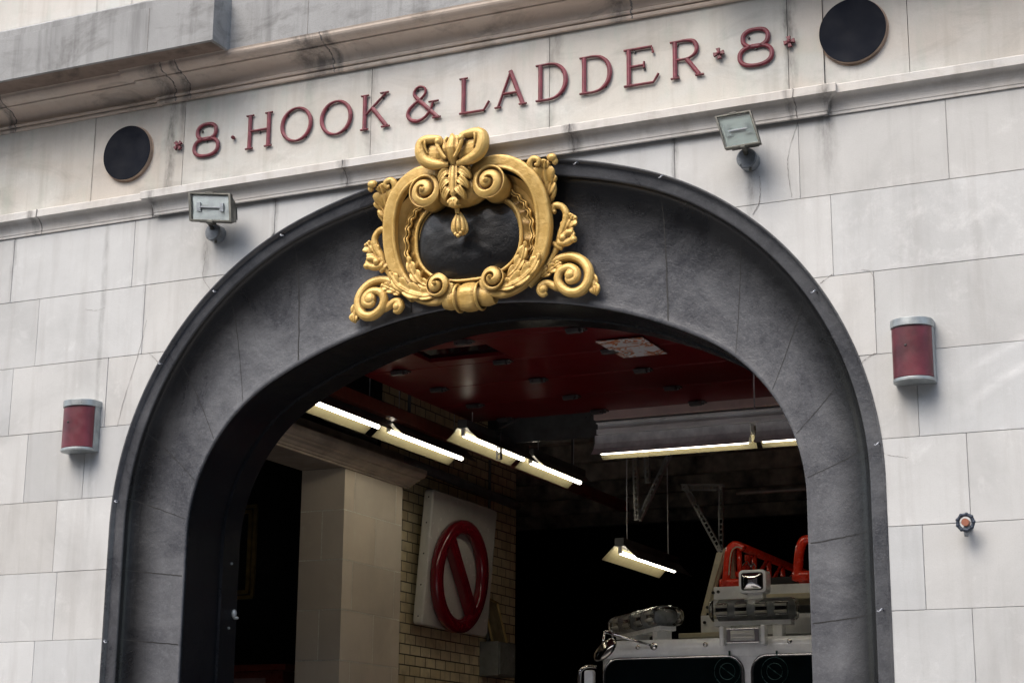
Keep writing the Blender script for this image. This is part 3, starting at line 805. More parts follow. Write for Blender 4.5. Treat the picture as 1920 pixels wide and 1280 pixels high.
# ================================================================== FLOODLIGHTS
def flood(corners, base, rb, lab, cloudy):
    tl, tr, br, bl = [at(px, py, -.22) for px, py in corners]
    c = (tl+tr+br+bl)/4
    ax = (tr-tl).normalized(); az = (tl-bl).normalized(); ay = ax.cross(az).normalized()   # ay points +y roughly
    if ay.y < 0: ay = -ay
    w, h = (tr-tl).length, (tl-bl).length
    m = Matrix((ax, ay, az)).transposed().to_4x4(); m.translation = c
    o = empty('floodlight', lab, 'floodlight', c, 'weathered floodlights above the arch')
    def fr_(s_, y): return [m @ Vector((sx*s_[0]/2, y, sz*s_[1]/2)) for sx, sz in ((-1,-1),(1,-1),(1,1),(-1,1))]
    mb = MB(); rs = [fr_((w*.86, h*.84), -.006), fr_((w*.9, h*.9), -.02), fr_((w, h), -.018), fr_((w, h), .012), fr_((w*.94, h*.92), .02), fr_((w*.80, h*.7), .10), fr_((w*.5, h*.4), .125)]
    vs = [p for r_ in rs for p in r_]; fs = [(i*4+j, i*4+(j+1) % 4, (i+1)*4+(j+1) % 4, (i+1)*4+j) for i in range(len(rs)-1) for j in range(4)]
    fs.append(tuple((len(rs)-1)*4+j for j in range(4)))
    mb.add(vs, fs)
    for i in range(5): mb.box(-w*.38, w*.38, .05+i*.018, .055+i*.018, -h*.46+i*.012, h*.46-i*.012, 0, m)
    mb.box(-w*.1, w*.1, -.02, .0, h*.47, h*.53, 0, m); mb.box(-w*.06, w*.06, -.024, .0, -h*.54, -h*.45, 0, m)
    mb.build('housing', M['bronze'], o, bevel=.003)
    mb = MB(); mb.box(-w*.44, w*.44, .0, .006, -h*.43, h*.43, 0, m); mb.build('reflector', M['lampglass'], o)
    mb = MB()
    mb.cyl(m @ Vector((-w*.24, -.010, .0)), m @ Vector((w*.24, -.010, .0)), .008, 10)
    for s_ in (-1, 1): mb.box(s_*w*.27-.016, s_*w*.27+.016, -.014, -.001, -h*.14, h*.16, 0, m)
    mb.build('lamp_tube', M['alu'], o)
    mb = MB(); mb.box(-w*.44, w*.44, -.0165, -.0150, -h*.43, h*.43, 0, m); mb.build('glass', M['cloudy'] if cloudy else M['thin'], o)
    p = at(*base, -.06)
    mb = MB(); mb.cyl((p.x, .0, p.z), (p.x, -.075, p.z), rb, 32); mb.cyl((p.x, -.075, p.z), (p.x, -.083, p.z), rb*.93, 32)
    for dx, dz in ((.6, .6), (-.6, -.6)): mb.cyl((p.x+dx*rb, -.083, p.z+dz*rb), (p.x+dx*rb, -.088, p.z+dz*rb), .007, 8)
    mb.build('junction_box', M['alu'], o, bevel=.003)
    mb = MB(); q = m @ Vector((0, .03, -h*.5)); mb.tube([(p.x, -.08, p.z+rb*.4), (p.x, -.14, p.z+rb*.9), q], .016, 10); mb.cyl((p.x+.02, -.06, p.z-rb*.9), (p.x+.02, -.06, p.z-rb*1.25), .01, 8)
    mb.build('knuckle', M['bronze'], o, smooth=True)
flood([(355,362),(434,364),(438,418),(357,415)], (401,436), .062, 'grey floodlight under the ledge, between left disc and arch, facing straight out', 0)
flood([(1341,220),(1408,208),(1430,270),(1360,282)], (1401,298), .064, 'grey floodlight above the right shoulder of the arch, tilted with cloudy glass', 1)

# ================================================================== RED WALL SCONCES
def sconce(px0, px1, py0, py1, lab):
    a, b = at(px0, py0, -.10), at(px1, py1, 0); x0, x1 = a.x, b.x; z1, z0 = at(px0, py0, -.12).z, at((px0+px1)/2, py1, 0).z
    x0 = at(px0, (py0+py1)/2, -.06).x; x1 = at(px1, (py0+py1)/2, 0).x
    w = x1-x0; cx = (x0+x1)/2
    o = empty('wall_sconce', lab, 'wall lamp', (cx, 0, (z0+z1)/2), 'red half-round wall lamps either side of the arch')
    def outline(s_, d): return [(cx-w/2*s_, 0), ] + [(cx-w/2*s_*math.cos(PI*i/20), -.065-(d-.065)*math.sin(PI*i/20)) for i in range(21)] + [(cx+w/2*s_, 0)]
    mb = MB(); mb.prism(outline(1.0, .165), z1-.045, z1, axis='z'); mb.prism(outline(.97, .16), z0, z0+.02, axis='z'); 
    mb.box(cx-w/2*.97, cx+w/2*.97, -.066, -.002, z0+.018, z1-.04)
    mb.build('metal_case', M['grey_metal'], o, bevel=.003)
    mb = MB(); P = [(cx-w/2*.95*math.cos(PI*i/24), -.066-.088*math.sin(PI*i/24)) for i in range(25)]
    mb.prism(P, z0+.022, z1-.043, axis='z'); mb.build('red_lens', M['red_plastic'], o, smooth=False, bevel=.004)
    mb = MB(); mb.ell((cx-w*.12 if px0 < 900 else cx-.02, -.152, (z0+z1)/2+.02), .009, .006, .007); mb.build('screw', M['pin'], o)
sconce(121, 189, 752, 850, 'small red half-round wall lamp on stone left of the arch')
sconce(1672, 1756, 600, 722, 'large red half-round wall lamp on stone right of the arch, above the spigot')

# spigot
c = at(1812, 980, -.06); mb = MB()
o = empty('wall_spigot', 'small blue-grey wheel valve with orange centre poking from the right wall', 'valve', (c.x, 0, c.z))
mb.cyl((c.x, .0, c.z-.02), (c.x, -.05, c.z-.02), .02, 14); mb.tube([(c.x, -.05, c.z-.02), (c.x, -.07, c.z-.03), (c.x, -.075, c.z-.075)], [.017, .016, .012], 12); mb.build('pipe', M['alu'], o, smooth=True)
mb = MB(); mb.tube([(c.x+.042*math.cos(2*PI*i/24), -.085, c.z+.042*math.sin(2*PI*i/24)) for i in range(24)], .010, 8, closed=True)
for i in range(9): t = 2*PI*i/9; mb.ell((c.x+.045*math.cos(t), -.088, c.z+.045*math.sin(t)), .011, .011, .011, n=8, m=5)
mb.build('hand_wheel', simple('blue_grey_wheel', (.03,.04,.06), .5, .3), o, smooth=True)
mb = MB(); mb.cyl((c.x, -.05, c.z), (c.x, -.098, c.z), .021, 16); mb.build('orange_hub', simple('orange_hub', (.26,.09,.05), .5), o)

# small hooks along the arch rim
HK = [(300,680),(402,545),(528,440),(722,360),(1083,305),(1243,330),(1529,545),(1648,830),(1654,1141),(218,938),(198,1200)]
for i, (px, py) in enumerate(HK):
    c = at(px, py, .0); mb = MB(); dx = .012 if px < 900 else -.012
    mb.tube([(c.x, .03, c.z), (c.x, -.012, c.z), (c.x+dx*.3, -.022, c.z-.008), (c.x+dx, -.022, c.z-.016), (c.x+dx*2, -.012, c.z-.012)], .0042, 8)
    tag(mb.build('rim_hook', M['hook'], smooth=True), 'tiny white metal hook screwed to the black rim of the arch', 'hook', 'small white hooks round the arch rim')

# ================================================================== GILDED CARTOUCHE
car = empty('cartouche', 'gilded scrollwork cartouche with black oval shield on the crown of the arch', 'cartouche', (XC, .1, 5.1))
def cp(u, v, y): p = at(640+u/3.2, 230+v/3.2, y); return (p.x-XC, y, p.z)
def stroke(mb, pts, rad, y=None, side=1, n=10, sub=6, flat=None, sq=None):
    """pts in the cartouche's own plane given as measured (u, v[, y]) ; rad metres"""
    L = []
    for p in pts:
        yy = p[2] if len(p) > 2 else y
        q = cp(p[0], p[1], yy); L.append(Vector((XC+q[0]*side, q[1], q[2])))
    C = catmull(L, sub); R_ = lerp_list(rad if hasattr(rad, '__len__') else [rad, rad], len(C))
    mb.tube(C, R_, n, flat=((0, -1, 0), flat) if flat else None, sq=sq)
    return C
def ball(mb, u, v, y, rx, ry=None, rz=None, side=1, rot=0):
    q = cp(u, v, y); mb.ell((XC+q[0]*side, q[1], q[2]), rx, ry or rx, rz or rx, rot*side, 12, 8)
def blade(mb, C, W, n, rise=.02, both=(1, -1), th=.016, curl=.5, groove=.009):
    """carved acanthus blade along C: scalloped outline, raised slanting lobes, sunk midrib"""
    C = [Vector(p) for p in C]; k = 64; P = []
    for i in range(k):
        t = i/(k-1)*(len(C)-1); j = min(int(t), len(C)-2); P.append(C[j].lerp(C[j+1], t-j))
    lo, hi = (-1 if -1 in both else -.12), (1 if 1 in both else .12); m = 18; vs = []
    ph0 = random.uniform(0, .3)
    for lay in (0, 1):
        for i in range(k):
            f = i/(k-1); t = (P[min(i+1, k-1)]-P[max(i-1, 0)]).normalized(); nn = Vector((-t.z, 0, t.x)).normalized()
            env = (math.sin(PI*min(1, f*1.05+.10))**.55)*(1-.35*f)
            for j in range(m+1):
                v = lo+(hi-lo)*j/m; av = abs(v)
                ph = n*f+ph0; lob = abs(math.sin(PI*ph))**.55
                w = W*env*(.50+.50*lob)
                fr = (ph % 1.0)
                p = P[i]+nn*v*w+t*(W*.55*av*av*env)
                y = -rise*env*(av**1.3)*(.35+.65*lob)+rise*curl*max(0, av-.72)*2.2-.35*rise*math.exp(-(av/.16)**2)
                y += groove*(1-lob)*min(1, av*2.5)
                vs.append((p.x, p.y+y+lay*th, p.z))
    q = k*(m+1); fs = []
    for i in range(k-1):
        for j in range(m):
            a = i*(m+1)+j; fs.append((a, a+1, a+m+2, a+m+1)); fs.append((q+a, q+a+m+1, q+a+m+2, q+a+1))
    bd = [i*(m+1) for i in range(k)]+[(k-1)*(m+1)+j for j in range(1, m+1)]+[i*(m+1)+m for i in range(k-2, -1, -1)]+[j for j in range(m-1, 0, -1)]
    for a, b in zip(bd, bd[1:]+bd[:1]): fs.append((a, b, b+q, a+q))
    mb.add(vs, fs)
def acanthus(mb, pts, wid, n, y, side=1, rise=.03, both=(1, -1), r=.014, tip=True):
    L = []
    for p in pts:
        q = cp(p[0], p[1], p[2] if len(p) > 2 else y); L.append(Vector((XC+q[0]*side, q[1], q[2])))
    blade(mb, catmull(L, 8), wid*1.15, n, rise, tuple(b_*side for b_ in both), th=.02)
VOX = .0037
# --- black shield
mb = MB(); nr, na = 16, 72
def sup(a, b, p, t): c, s_ = math.cos(t), math.sin(t); return (a*math.copysign(abs(c)**(2/p), c), b*math.copysign(abs(s_)**(2/p), s_))
vs = []; OZ = 5.145
for i in range(nr+1):
    f = i/nr
    for j in range(na):
        x, z = sup(.395*f, .285*f, 2.5, 2*PI*j/na); lump = .011*noise.noise(Vector((x*14, z*14, 3)))
        vs.append((XC+x, .105-.085*math.sqrt(max(0, 1-(f*.985)**2.4))+lump*(1-f)-.12*(z)*.6, OZ+z))
mb.add(vs, [(i*na+j, i*na+(j+1) % na, (i+1)*na+(j+1) % na, (i+1)*na+j) for i in range(nr) for j in range(na)])
mb.build('shield', M['shield'], car, smooth=True)
# backing between arch and carving
mb = MB(); P = [sup(.545, .43, 2.3, 2*PI*i/64) for i in range(64)]
vs = [(XC+a, y-(b)*.22, 5.10+(b if b > 0 else b*.86)) for y in (.11, .19) for a, b in P]
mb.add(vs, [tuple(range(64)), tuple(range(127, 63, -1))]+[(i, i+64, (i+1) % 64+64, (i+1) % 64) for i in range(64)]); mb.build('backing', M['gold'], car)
# --- concave channel of the frame
mb = MB(); nf = 14; vs = []
for i in range(nf+1):
    f = i/nf
    for j in range(na*2):
        t = PI*j/na
        a = sup(.375, .272, 2.5, t); b = sup(.575, .45, 2.3, t)
        x, z = a[0]*(1-f)+b[0]*f, (OZ+a[1])*(1-f)+(5.115+(b[1] if b[1] > 0 else b[1]*.88))*f
        flute = .011*math.cos(j*PI*2/na*.5*26)*math.sin(min(1, f*1.9)*PI) if f < .55 else 0
        y = .075-.115*(z-5.1)*1.6*0.75 + .045*math.sin(f*PI)**1.0 - .035*f + flute
        vs.append((XC+x, y, z))
m2 = na*2
mb.add(vs, [(i*m2+j, i*m2+(j+1) % m2, (i+1)*m2+(j+1) % m2, (i+1)*m2+j) for i in range(nf) for j in range(m2)])
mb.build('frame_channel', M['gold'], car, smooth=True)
# --- inner rim, egg ribs and wavy ribbon
mb = MB()
def onring(f, t):
    a = sup(.375, .272, 2.5, t); b = sup(.575, .45, 2.3, t)
    x, z = a[0]*(1-f)+b[0]*f, (OZ+a[1])*(1-f)+(5.115+b[1])*f
    return Vector((XC+x, .075-.138*(z-5.1)-.035*f, z))
mb.tube([onring(.02, 2*PI*i/96)+Vector((0, -.008, 0)) for i in range(96)], .013, 10, closed=True)
mb.tube([onring(-.07, 2*PI*i/96)+Vector((0, .006, 0)) for i in range(96)], .010, 8, closed=True)
mb.build('inner_rim', M['gold'], car, smooth=True)
mb = MB()
for s_ in (1, -1):
    for off, rr in ((.36, .0065), (.45, .0065)):
        P = []
        for i in range(160):
            t = math.radians(-28+98*i/159); t = t if s_ > 0 else PI-t
            P.append(onring(off+.03*math.sin(i*.36), t)+Vector((0, .014-.006*math.cos(i*.36), 0)))
        mb.tube(P, rr, 8, flat=((0, -1, 0), 2.2))
    mb.build('wavy_moulding', M['gold'], car, smooth=True); mb = MB()
# --- the two big C scrolls
for s_ in (1, -1):
    mb = MB()
    top = [(790,330,-.09),(820,270,-.095),(885,242,-.085),(970,234,-.07),(1060,264,-.05),(1135,325,-.03),(1188,415,-.005),(1215,520,.02),(1224,620,.04),(1214,720,.055),(1186,815,.07),(1136,900,.08),(1070,968,.085),(990,1010,.08),(920,1015,.07),(865,985,.06),(850,940,.055)]
    C = stroke(mb, top, [.030,.036,.040,.044,.046,.048,.048,.048,.048,.048,.048,.046,.044,.040,.036,.030,.024], side=s_, n=20, sub=8, flat=.75, sq=.42)
    P = stroke(MB(), [(900,268,-.10),(985,272,-.09),(1060,305,-.07),(1122,370,-.045),(1160,460,-.02),(1176,560,.0),(1178,660,.02),(1165,760,.04),(1130,850,.055),(1070,925,.06),(1000,965,.06)], .01, side=s_)
    mb.tube(P, .013, 10)
    mb.build('scroll', M['gold'], car, remesh=VOX)
    for u, v, yv, r_, y1, sgn, T_ in ((880,350,-.130,.112,.06,1,1.7), (903,930,.010,.078,.16,-1,1.4)):
        q = cp(u, v, yv); mb = MB(); X0, Z0 = XC+q[0]*s_, q[2]; na_, nr_ = 120, 44; vs = []
        for i in range(nr_+1):
            rho = i/nr_
            for j in range(na_):
                ph = 2*PI*j/na_
                qf = ((1-rho)*T_ - sgn*(ph/(2*PI)) + .30) % 1.0
                gro = math.exp(-((qf-.5)/.17)**2)*.6+math.exp(-((qf-.5)/.10)**2)*.4
                y = yv - .040*(1-rho)**.8 + .030*gro*min(1, (1-rho)*7)*min(1, rho*4)
                if rho < .17: y -= .016*math.sqrt(max(0, 1-(rho/.17)**2))
                vs.append((X0+s_*r_*rho*math.cos(ph), y, Z0+r_*rho*math.sin(ph)))
        n0 = nr_*na_
        for k_, yy in ((1.0, yv+.012), (.97, yv+.03), (.90, (yv+y1)/2), (.93, y1)):
            for j in range(na_): ph = 2*PI*j/na_; vs.append((X0+s_*r_*k_*math.cos(ph), yy, Z0+r_*k_*math.sin(ph)))
        nl = nr_+5
        mb.add(vs, [(i*na_+j, i*na_+(j+1) % na_, (i+1)*na_+(j+1) % na_, (i+1)*na_+j) for i in range(nl-1) for j in range(na_)]+[tuple((nl-1)*na_+j for j in range(na_))])
        mb.build('volute', M['gold'], car, smooth=True)
# --- corner leaves, side sprays, feet
for s_ in (1, -1):
    mb = MB()
    acanthus(mb, [(1235,500,.05),(1232,410,.02),(1222,320,-.02),(1222,250,-.05),(1245,190,-.07)], .080, 3, .0, s_, .04, r=.022)
    acanthus(mb, [(1232,440,.02),(1252,380,.0),(1268,330,-.02),(1275,300,-.03)], .040, 2, .0, s_, .02)
    ball(mb, 1262, 208, -.075, .034, .024, .026, s_); ball(mb, 1282, 232, -.06, .022, .02, .024, s_)
    stroke(mb, [(1185,330,-.01),(1150,300,-.03),(1132,255,-.05),(1150,218,-.06),(1182,222,-.065),(1180,252,-.06),(1162,250,-.055)], [.026,.028,.026,.022,.018,.014,.012], side=s_)
    mb.build('corner_leaf', M['gold'], car, remesh=VOX)
    mb = MB()
    stroke(mb, [(1240,860,.10),(1275,790,.10),(1300,735,.09),(1322,660,.08),(1345,600,.07),(1350,545,.06),(1325,505,.055),(1285,498,.05),(1268,525,.05),(1285,540,.052)], [.022,.02,.022,.026,.026,.024,.022,.024,.022,.016], side=s_)
    acanthus(mb, [(1330,670,.075),(1355,620,.06),(1380,575,.05),(1400,535,.04)], .058, 3, .05, s_, .025, r=.016)
    stroke(mb, [(1305,720,.08),(1345,722,.07),(1380,705,.06),(1398,680,.055)], [.026,.024,.022,.020], side=s_)
    stroke(mb, [(1330,690,.07),(1360,660,.055),(1390,655,.05)], [.022,.022,.016], side=s_)
    for u, v, rr in ((1396,700,.022),(1330,690,.024)): ball(mb, u, v, .055, rr, rr, rr, s_)
    acanthus(mb, [(1310,700,.07),(1345,690,.06),(1378,670,.05),(1400,640,.045)], .036, 2, .05, s_, .016)
    stroke(mb, [(1272,722,.085),(1300,742,.08),(1328,755,.085)], [.016,.018,.016], side=s_)
    mb.build('side_spray', M['gold'], car, remesh=VOX)
    mb = MB()
    stroke(mb, [(1120,975,.10),(1180,915,.11),(1235,865,.12),(1290,830,.125),(1345,808,.125),(1400,808,.12),(1455,838,.115),(1485,890,.11),(1480,955,.11),(1440,1005,.105),(1380,1018,.10),(1325,990,.095),(1302,940,.09),(1320,890,.085),(1370,870,.08),(1410,895,.075),(1408,935,.072),(1372,950,.07),(1352,930,.068)],
           [.03,.036,.038,.036,.034,.034,.034,.034,.036,.036,.034,.032,.030,.030,.030,.030,.028,.024,.018], side=s_, n=12)
    ball(mb, 1378, 915, .075, .042, .04, .042, s_)
    stroke(mb, [(1482,880,.13),(1505,930,.13),(1515,975,.13),(1512,1020,.13)], [.030,.026,.030,.016], side=s_)
    acanthus(mb, [(1488,900,.125),(1505,950,.115),(1520,1000,.11),(1522,1050,.12)], .044, 2, .12, s_, .022, r=.016)
    stroke(mb, [(1330,1000,.11),(1285,985,.105),(1240,965,.10),(1205,975,.095),(1192,1005,.09),(1210,1030,.09),(1235,1020,.09)], [.022,.026,.026,.026,.026,.022,.016], side=s_)
    ball(mb, 1212, 1000, .085, .030, .03, .030, s_)
    acanthus(mb, [(1200,925,.09),(1250,885,.085),(1300,850,.08),(1330,835,.08)], .034, 4, .08, s_, .018, r=.016)
    mb.build('foot_scroll', M['gold'], car, remesh=VOX)
    # acanthus climbing the lower frame
    mb = MB()
    acanthus(mb, [(930,985,.045),(1010,968,.035),(1085,925,.020),(1145,865,.005),(1178,800,-.005),(1190,745,-.015)], .062, 5, .03, s_, .020, r=.017, both=(1,))
    acanthus(mb, [(930,990,.04),(1010,975,.03),(1085,935,.015),(1148,872,.0),(1182,800,-.01),(1196,740,-.02)], .034, 4, .03, s_, .012, r=.014, both=(-1,))
    acanthus(mb, [(990,930,.055),(1040,885,.045),(1080,815,.035),(1098,740,.025),(1105,670,.02)], .050, 4, .04, s_, .016, r=.012, both=(1,))
    acanthus(mb, [(990,930,.055),(1040,885,.045),(1080,815,.035),(1098,740,.025),(1105,670,.02)], .034, 4, .04, s_, .012, r=.010, both=(-1,))
    mb.build('acanthus_leaf', M['gold'], car, remesh=VOX)
# --- bottom barrel
mb = MB()
for x, r_ in ((-.19,.085),(-.11,.080),(-.02,.100),(.0,.104),(.02,.100),(.11,.082),(.19,.085)): pass
P = [(-.20,.070),(-.15,.085),(-.085,.080),(-.075,.092),(-.04,.108),(0,.112),(.04,.108),(.075,.092),(.085,.080),(.15,.085),(.20,.070)]
vs = []; nn_ = 28
for x, r_ in P:
    for j in range(nn_):
        t = 2*PI*j/nn_; rr = r_*(1+.05*math.sin(j*2*PI/nn_*5)) if abs(x) < .075 else r_
        rr *= .86; vs.append((XC+x*.92, .10-rr*.95*math.cos(t)*.9, 4.752+rr*1.0*math.sin(t)))
mb.add(vs, [(i*nn_+j, i*nn_+(j+1) % nn_, (i+1)*nn_+(j+1) % nn_, (i+1)*nn_+j) for i in range(len(P)-1) for j in range(nn_)]+[tuple(range(nn_)), tuple((len(P)-1)*nn_+j for j in range(nn_))])
for s_ in (1, -1):
    mb.tube([(XC+s_*.078, .10-.088*math.cos(2*PI*i/24), 4.752+.088*math.sin(2*PI*i/24)) for i in range(24)], .010, 8, closed=True)
mb.build('bottom_drum', M['gold'], car, remesh=VOX)
# --- top centre: shell of leaves, pendant, crest
mb = MB()
mb.ell((XC, -.03, 5.44), .20, .12, .115)
def cl(x, y, z): return Vector((XC+x, y, z))
mb.tube([cl(0, -.17, 5.56), cl(0, -.175, 5.48), cl(0, -.17, 5.38), cl(0, -.13, 5.31)], [.014, .018, .017, .010], 12)
for s_ in (1, -1):
    for L, W_ in (([(.02,-.150,5.575),(.05,-.172,5.575),(.085,-.165,5.555),(.112,-.14,5.520)], .030),
                  ([(.02,-.155,5.535),(.055,-.178,5.525),(.095,-.170,5.495),(.120,-.14,5.450)], .033),
                  ([(.02,-.155,5.485),(.050,-.178,5.465),(.085,-.170,5.430),(.100,-.14,5.385)], .032),
                  ([(.015,-.155,5.435),(.038,-.175,5.405),(.062,-.165,5.365),(.068,-.14,5.320)], .028)):
        blade(mb, catmull([cl(s_*a, y, z) for a, y, z in L], 6), W_, .9, .014, (1, -1), th=.045, groove=.002)
    mb.tube([cl(s_*.022, -.165, 5.57), cl(s_*.026, -.175, 5.48), cl(s_*.018, -.165, 5.37)], .008, 8)
blade(mb, [cl(0, -.165, 5.36), cl(0, -.175, 5.32), cl(0, -.16, 5.275)], .045, 2, .015, (1, -1), th=.03)
mb.build('shell_leaf', M['gold'], car, remesh=VOX*.85)
mb = MB()
mb.ell(cl(0, -.12, 5.305), .034, .03, .014); mb.tube([cl(0, -.11, 5.31), cl(0, -.10, 5.26)], [.018, .013], 10)
for i in range(9):
    t = 2*PI*i/9; P = catmull([cl(.008*math.cos(t), -.08, 5.275), cl(.038*math.cos(t), -.07-.032*math.sin(t), 5.215), cl(.044*math.cos(t), -.06-.036*math.sin(t), 5.165), cl(.026*math.cos(t), -.055-.02*math.sin(t), 5.135)], 5)
    mb.tube(P, lerp_list([.006, .012, .016, .011], len(P)), 9)
for x, z in ((0,5.115),(.018,5.132),(-.018,5.130),(.006,5.145),(-.03,5.15),(.032,5.152)): mb.ell(cl(x, -.085, z), .013, .013, .013, n=10, m=7)
mb.build('pendant', M['gold'], car, remesh=VOX*.7)
mb = MB()
mb.ell(cl(0, -.17, 5.665), .045, .045, .055)
mb.tube(catmull([cl(0, -.14, 5.57), cl(0, -.17, 5.62), cl(0, -.19, 5.68), cl(.005, -.195, 5.735), cl(-.004, -.19, 5.775)], 5), lerp_list([.03, .04, .046, .03, .010], 21), 12)
for s_ in (1, -1):
    P = catmull([cl(s_*.012, -.14, 5.58), cl(s_*.045, -.20, 5.66), cl(s_*.05, -.20, 5.72), cl(s_*.03, -.20, 5.755)], 5); mb.tube(P, lerp_list([.01, .02, .018, .010], len(P)), 9)
mb.build('crest_bud', M['gold'], car, remesh=VOX*.85)
for s_ in (1, -1):
    mb = MB()
    # broad flaring ribbon: swept strip with thickness, curled at its inner top
    path = [(.030,5.572),(.085,5.578),(.150,5.592),(.200,5.625),(.222,5.675),(.218,5.730),(.180,5.752),(.125,5.750),(.082,5.742),(.070,5.712),(.092,5.702)]
    mb.tube(catmull([cl(s_*a, -.175-.005*i, z) for i, (a, z) in enumerate(path)], 6), lerp_list([.018,.030,.038,.042,.044,.040,.034,.028,.022,.018,.014], 61), 14)
    mb.ell(cl(s_*.135, -.165, 5.668), .098, .045, .085); mb.ell(cl(s_*.075, -.16, 5.65), .05, .04, .07)
    mb.tube(catmull([cl(s_*a, -.222-y, z) for a, z, y in ((.030,5.60,0),(.060,5.64,.004),(.085,5.69,.010),(.092,5.735,.014))], 6), lerp_list([.010,.014,.014,.012], 19), 10)
    for dx in (.0, .030): mb.tube(catmull([cl(s_*(.165+dx), -.205, 5.785), cl(s_*(.178+dx), -.228, 5.745), cl(s_*(.180+dx), -.226, 5.70), cl(s_*(.165+dx), -.215, 5.655)], 5), lerp_list([.006,.010,.005], 16), 8)
    mb.ell(cl(s_*.083, -.232, 5.722), .024, .022, .024)
    mb.build('crest_ribbon', M['gold'], car, remesh=VOX*.85)

# ================================================================== OVERHEAD DOOR, TRACKS
D0, D1, DX0, DX1, DZ = .95, 4.35, -7.05, -2.75, 4.90
door = empty('overhead_door', 'dark red sectional garage door rolled up flat under the ceiling', 'garage door', (XC, D0, DZ))
nsec = 5; L_ = (D1-D0)/nsec
for i in range(nsec):
    mb = MB(); y0, y1 = D0+i*L_+.006, D0+(i+1)*L_-.006
    if i == 1:                                   # section with the window
        wx0, wx1 = -6.35, -5.70; wy0, wy1 = y0+.16, y1-.16
        mb.box(DX0, wx0, y0, y1, DZ, DZ+.05); mb.box(wx1, DX1, y0, y1, DZ, DZ+.05); mb.box(wx0, wx1, y0, wy0, DZ, DZ+.05); mb.box(wx0, wx1, wy1, y1, DZ, DZ+.05)
        s_ = mb.build('door_section', M['door_red'], door, bevel=.004)
        mb = MB(); mb.box(wx0, wx1, wy0, wy1, DZ+.03, DZ+.036); mb.build('window_pane', M['windshield'], s_)
    else:
        mb.box(DX0, DX1, y0, y1, DZ, DZ+.05); mb.build('door_section', M['door_red'], door, bevel=.004)
for i in range(nsec+1):
    for j in range(5):
        x = DX0+.35+j*(DX1-DX0-.7)/4+(.0 if i % 2 else 0); y = min(max(D0+i*L_, D0+.06), D1-.06)
        mb = MB(); mb.box(x-.075, x+.075, y-.04, y+.04, DZ-.014, DZ-.002); mb.cyl((x-.06, y, DZ-.018), (x+.06, y, DZ-.018), .014, 10)
        mb.box(x-.05, x+.05, y-.075, y-.03, DZ-.045, DZ-.012)
        mb.build('hinge', M['hinge'], door, bevel=.003)
mb = MB(); mb.box(-5.88, DX1, D1, D1+.05, DZ-.07, DZ+.08); mb.build('edge_strip', M['strip'], door, bevel=.004)
mb = MB(); mb.box(DX0, DX1, D1+.30, D1+.36, DZ-.15, DZ+.30); mb.cyl((DX0, D1+.2, DZ+.25), (DX1, D1+.2, DZ+.25), .03, 12)
mb.build('torsion_shaft', M['housing'], door)
a, b = at(1117,641,D0+.1), None
def on_z(px, py, z):
    d = ray(px, py); return CAM+d*((z-CAM.z)/d.z)
q = [on_z(px, py, DZ-.022) for px, py in ((1117,641),(1205,633),(1251,663),(1168,671))]
mb = MB(); vs = [tuple(p) for p in q]+[(p.x, p.y, DZ-.018) for p in q]
mb.add(vs, [(0,1,2,3),(7,6,5,4),(0,4,5,1),(1,5,6,2),(2,6,7,3),(3,7,4,0)])
tag(mb.build('poster', M['poster']), 'white poster with orange picture stuck on the red overhead door', 'poster')
for x, lab in ((-7.2, 'long dark red track rail running back between the lit lamps'), (-2.55, 'dark red track rail at the right edge of the overhead door')):
    mb = MB(); mb.box(x-.04, x+.04, .9, 8.5, 4.70, 4.71); mb.box(x+.03, x+.04, .9, 8.5, 4.71, 4.80); mb.box(x-.04, x-.03, .9, 8.5, 4.711, 4.77)
    o = tag(mb.build('door_track', M['beam_red']), lab, 'door track')
    for y in (1.6, 3.4, 5.2, 7.0):
        mb = MB(); mb.bar((x, y, 4.8), (x, y, 5.745), .03, .006); mb.build('hanger_strap', M['housing'], o)

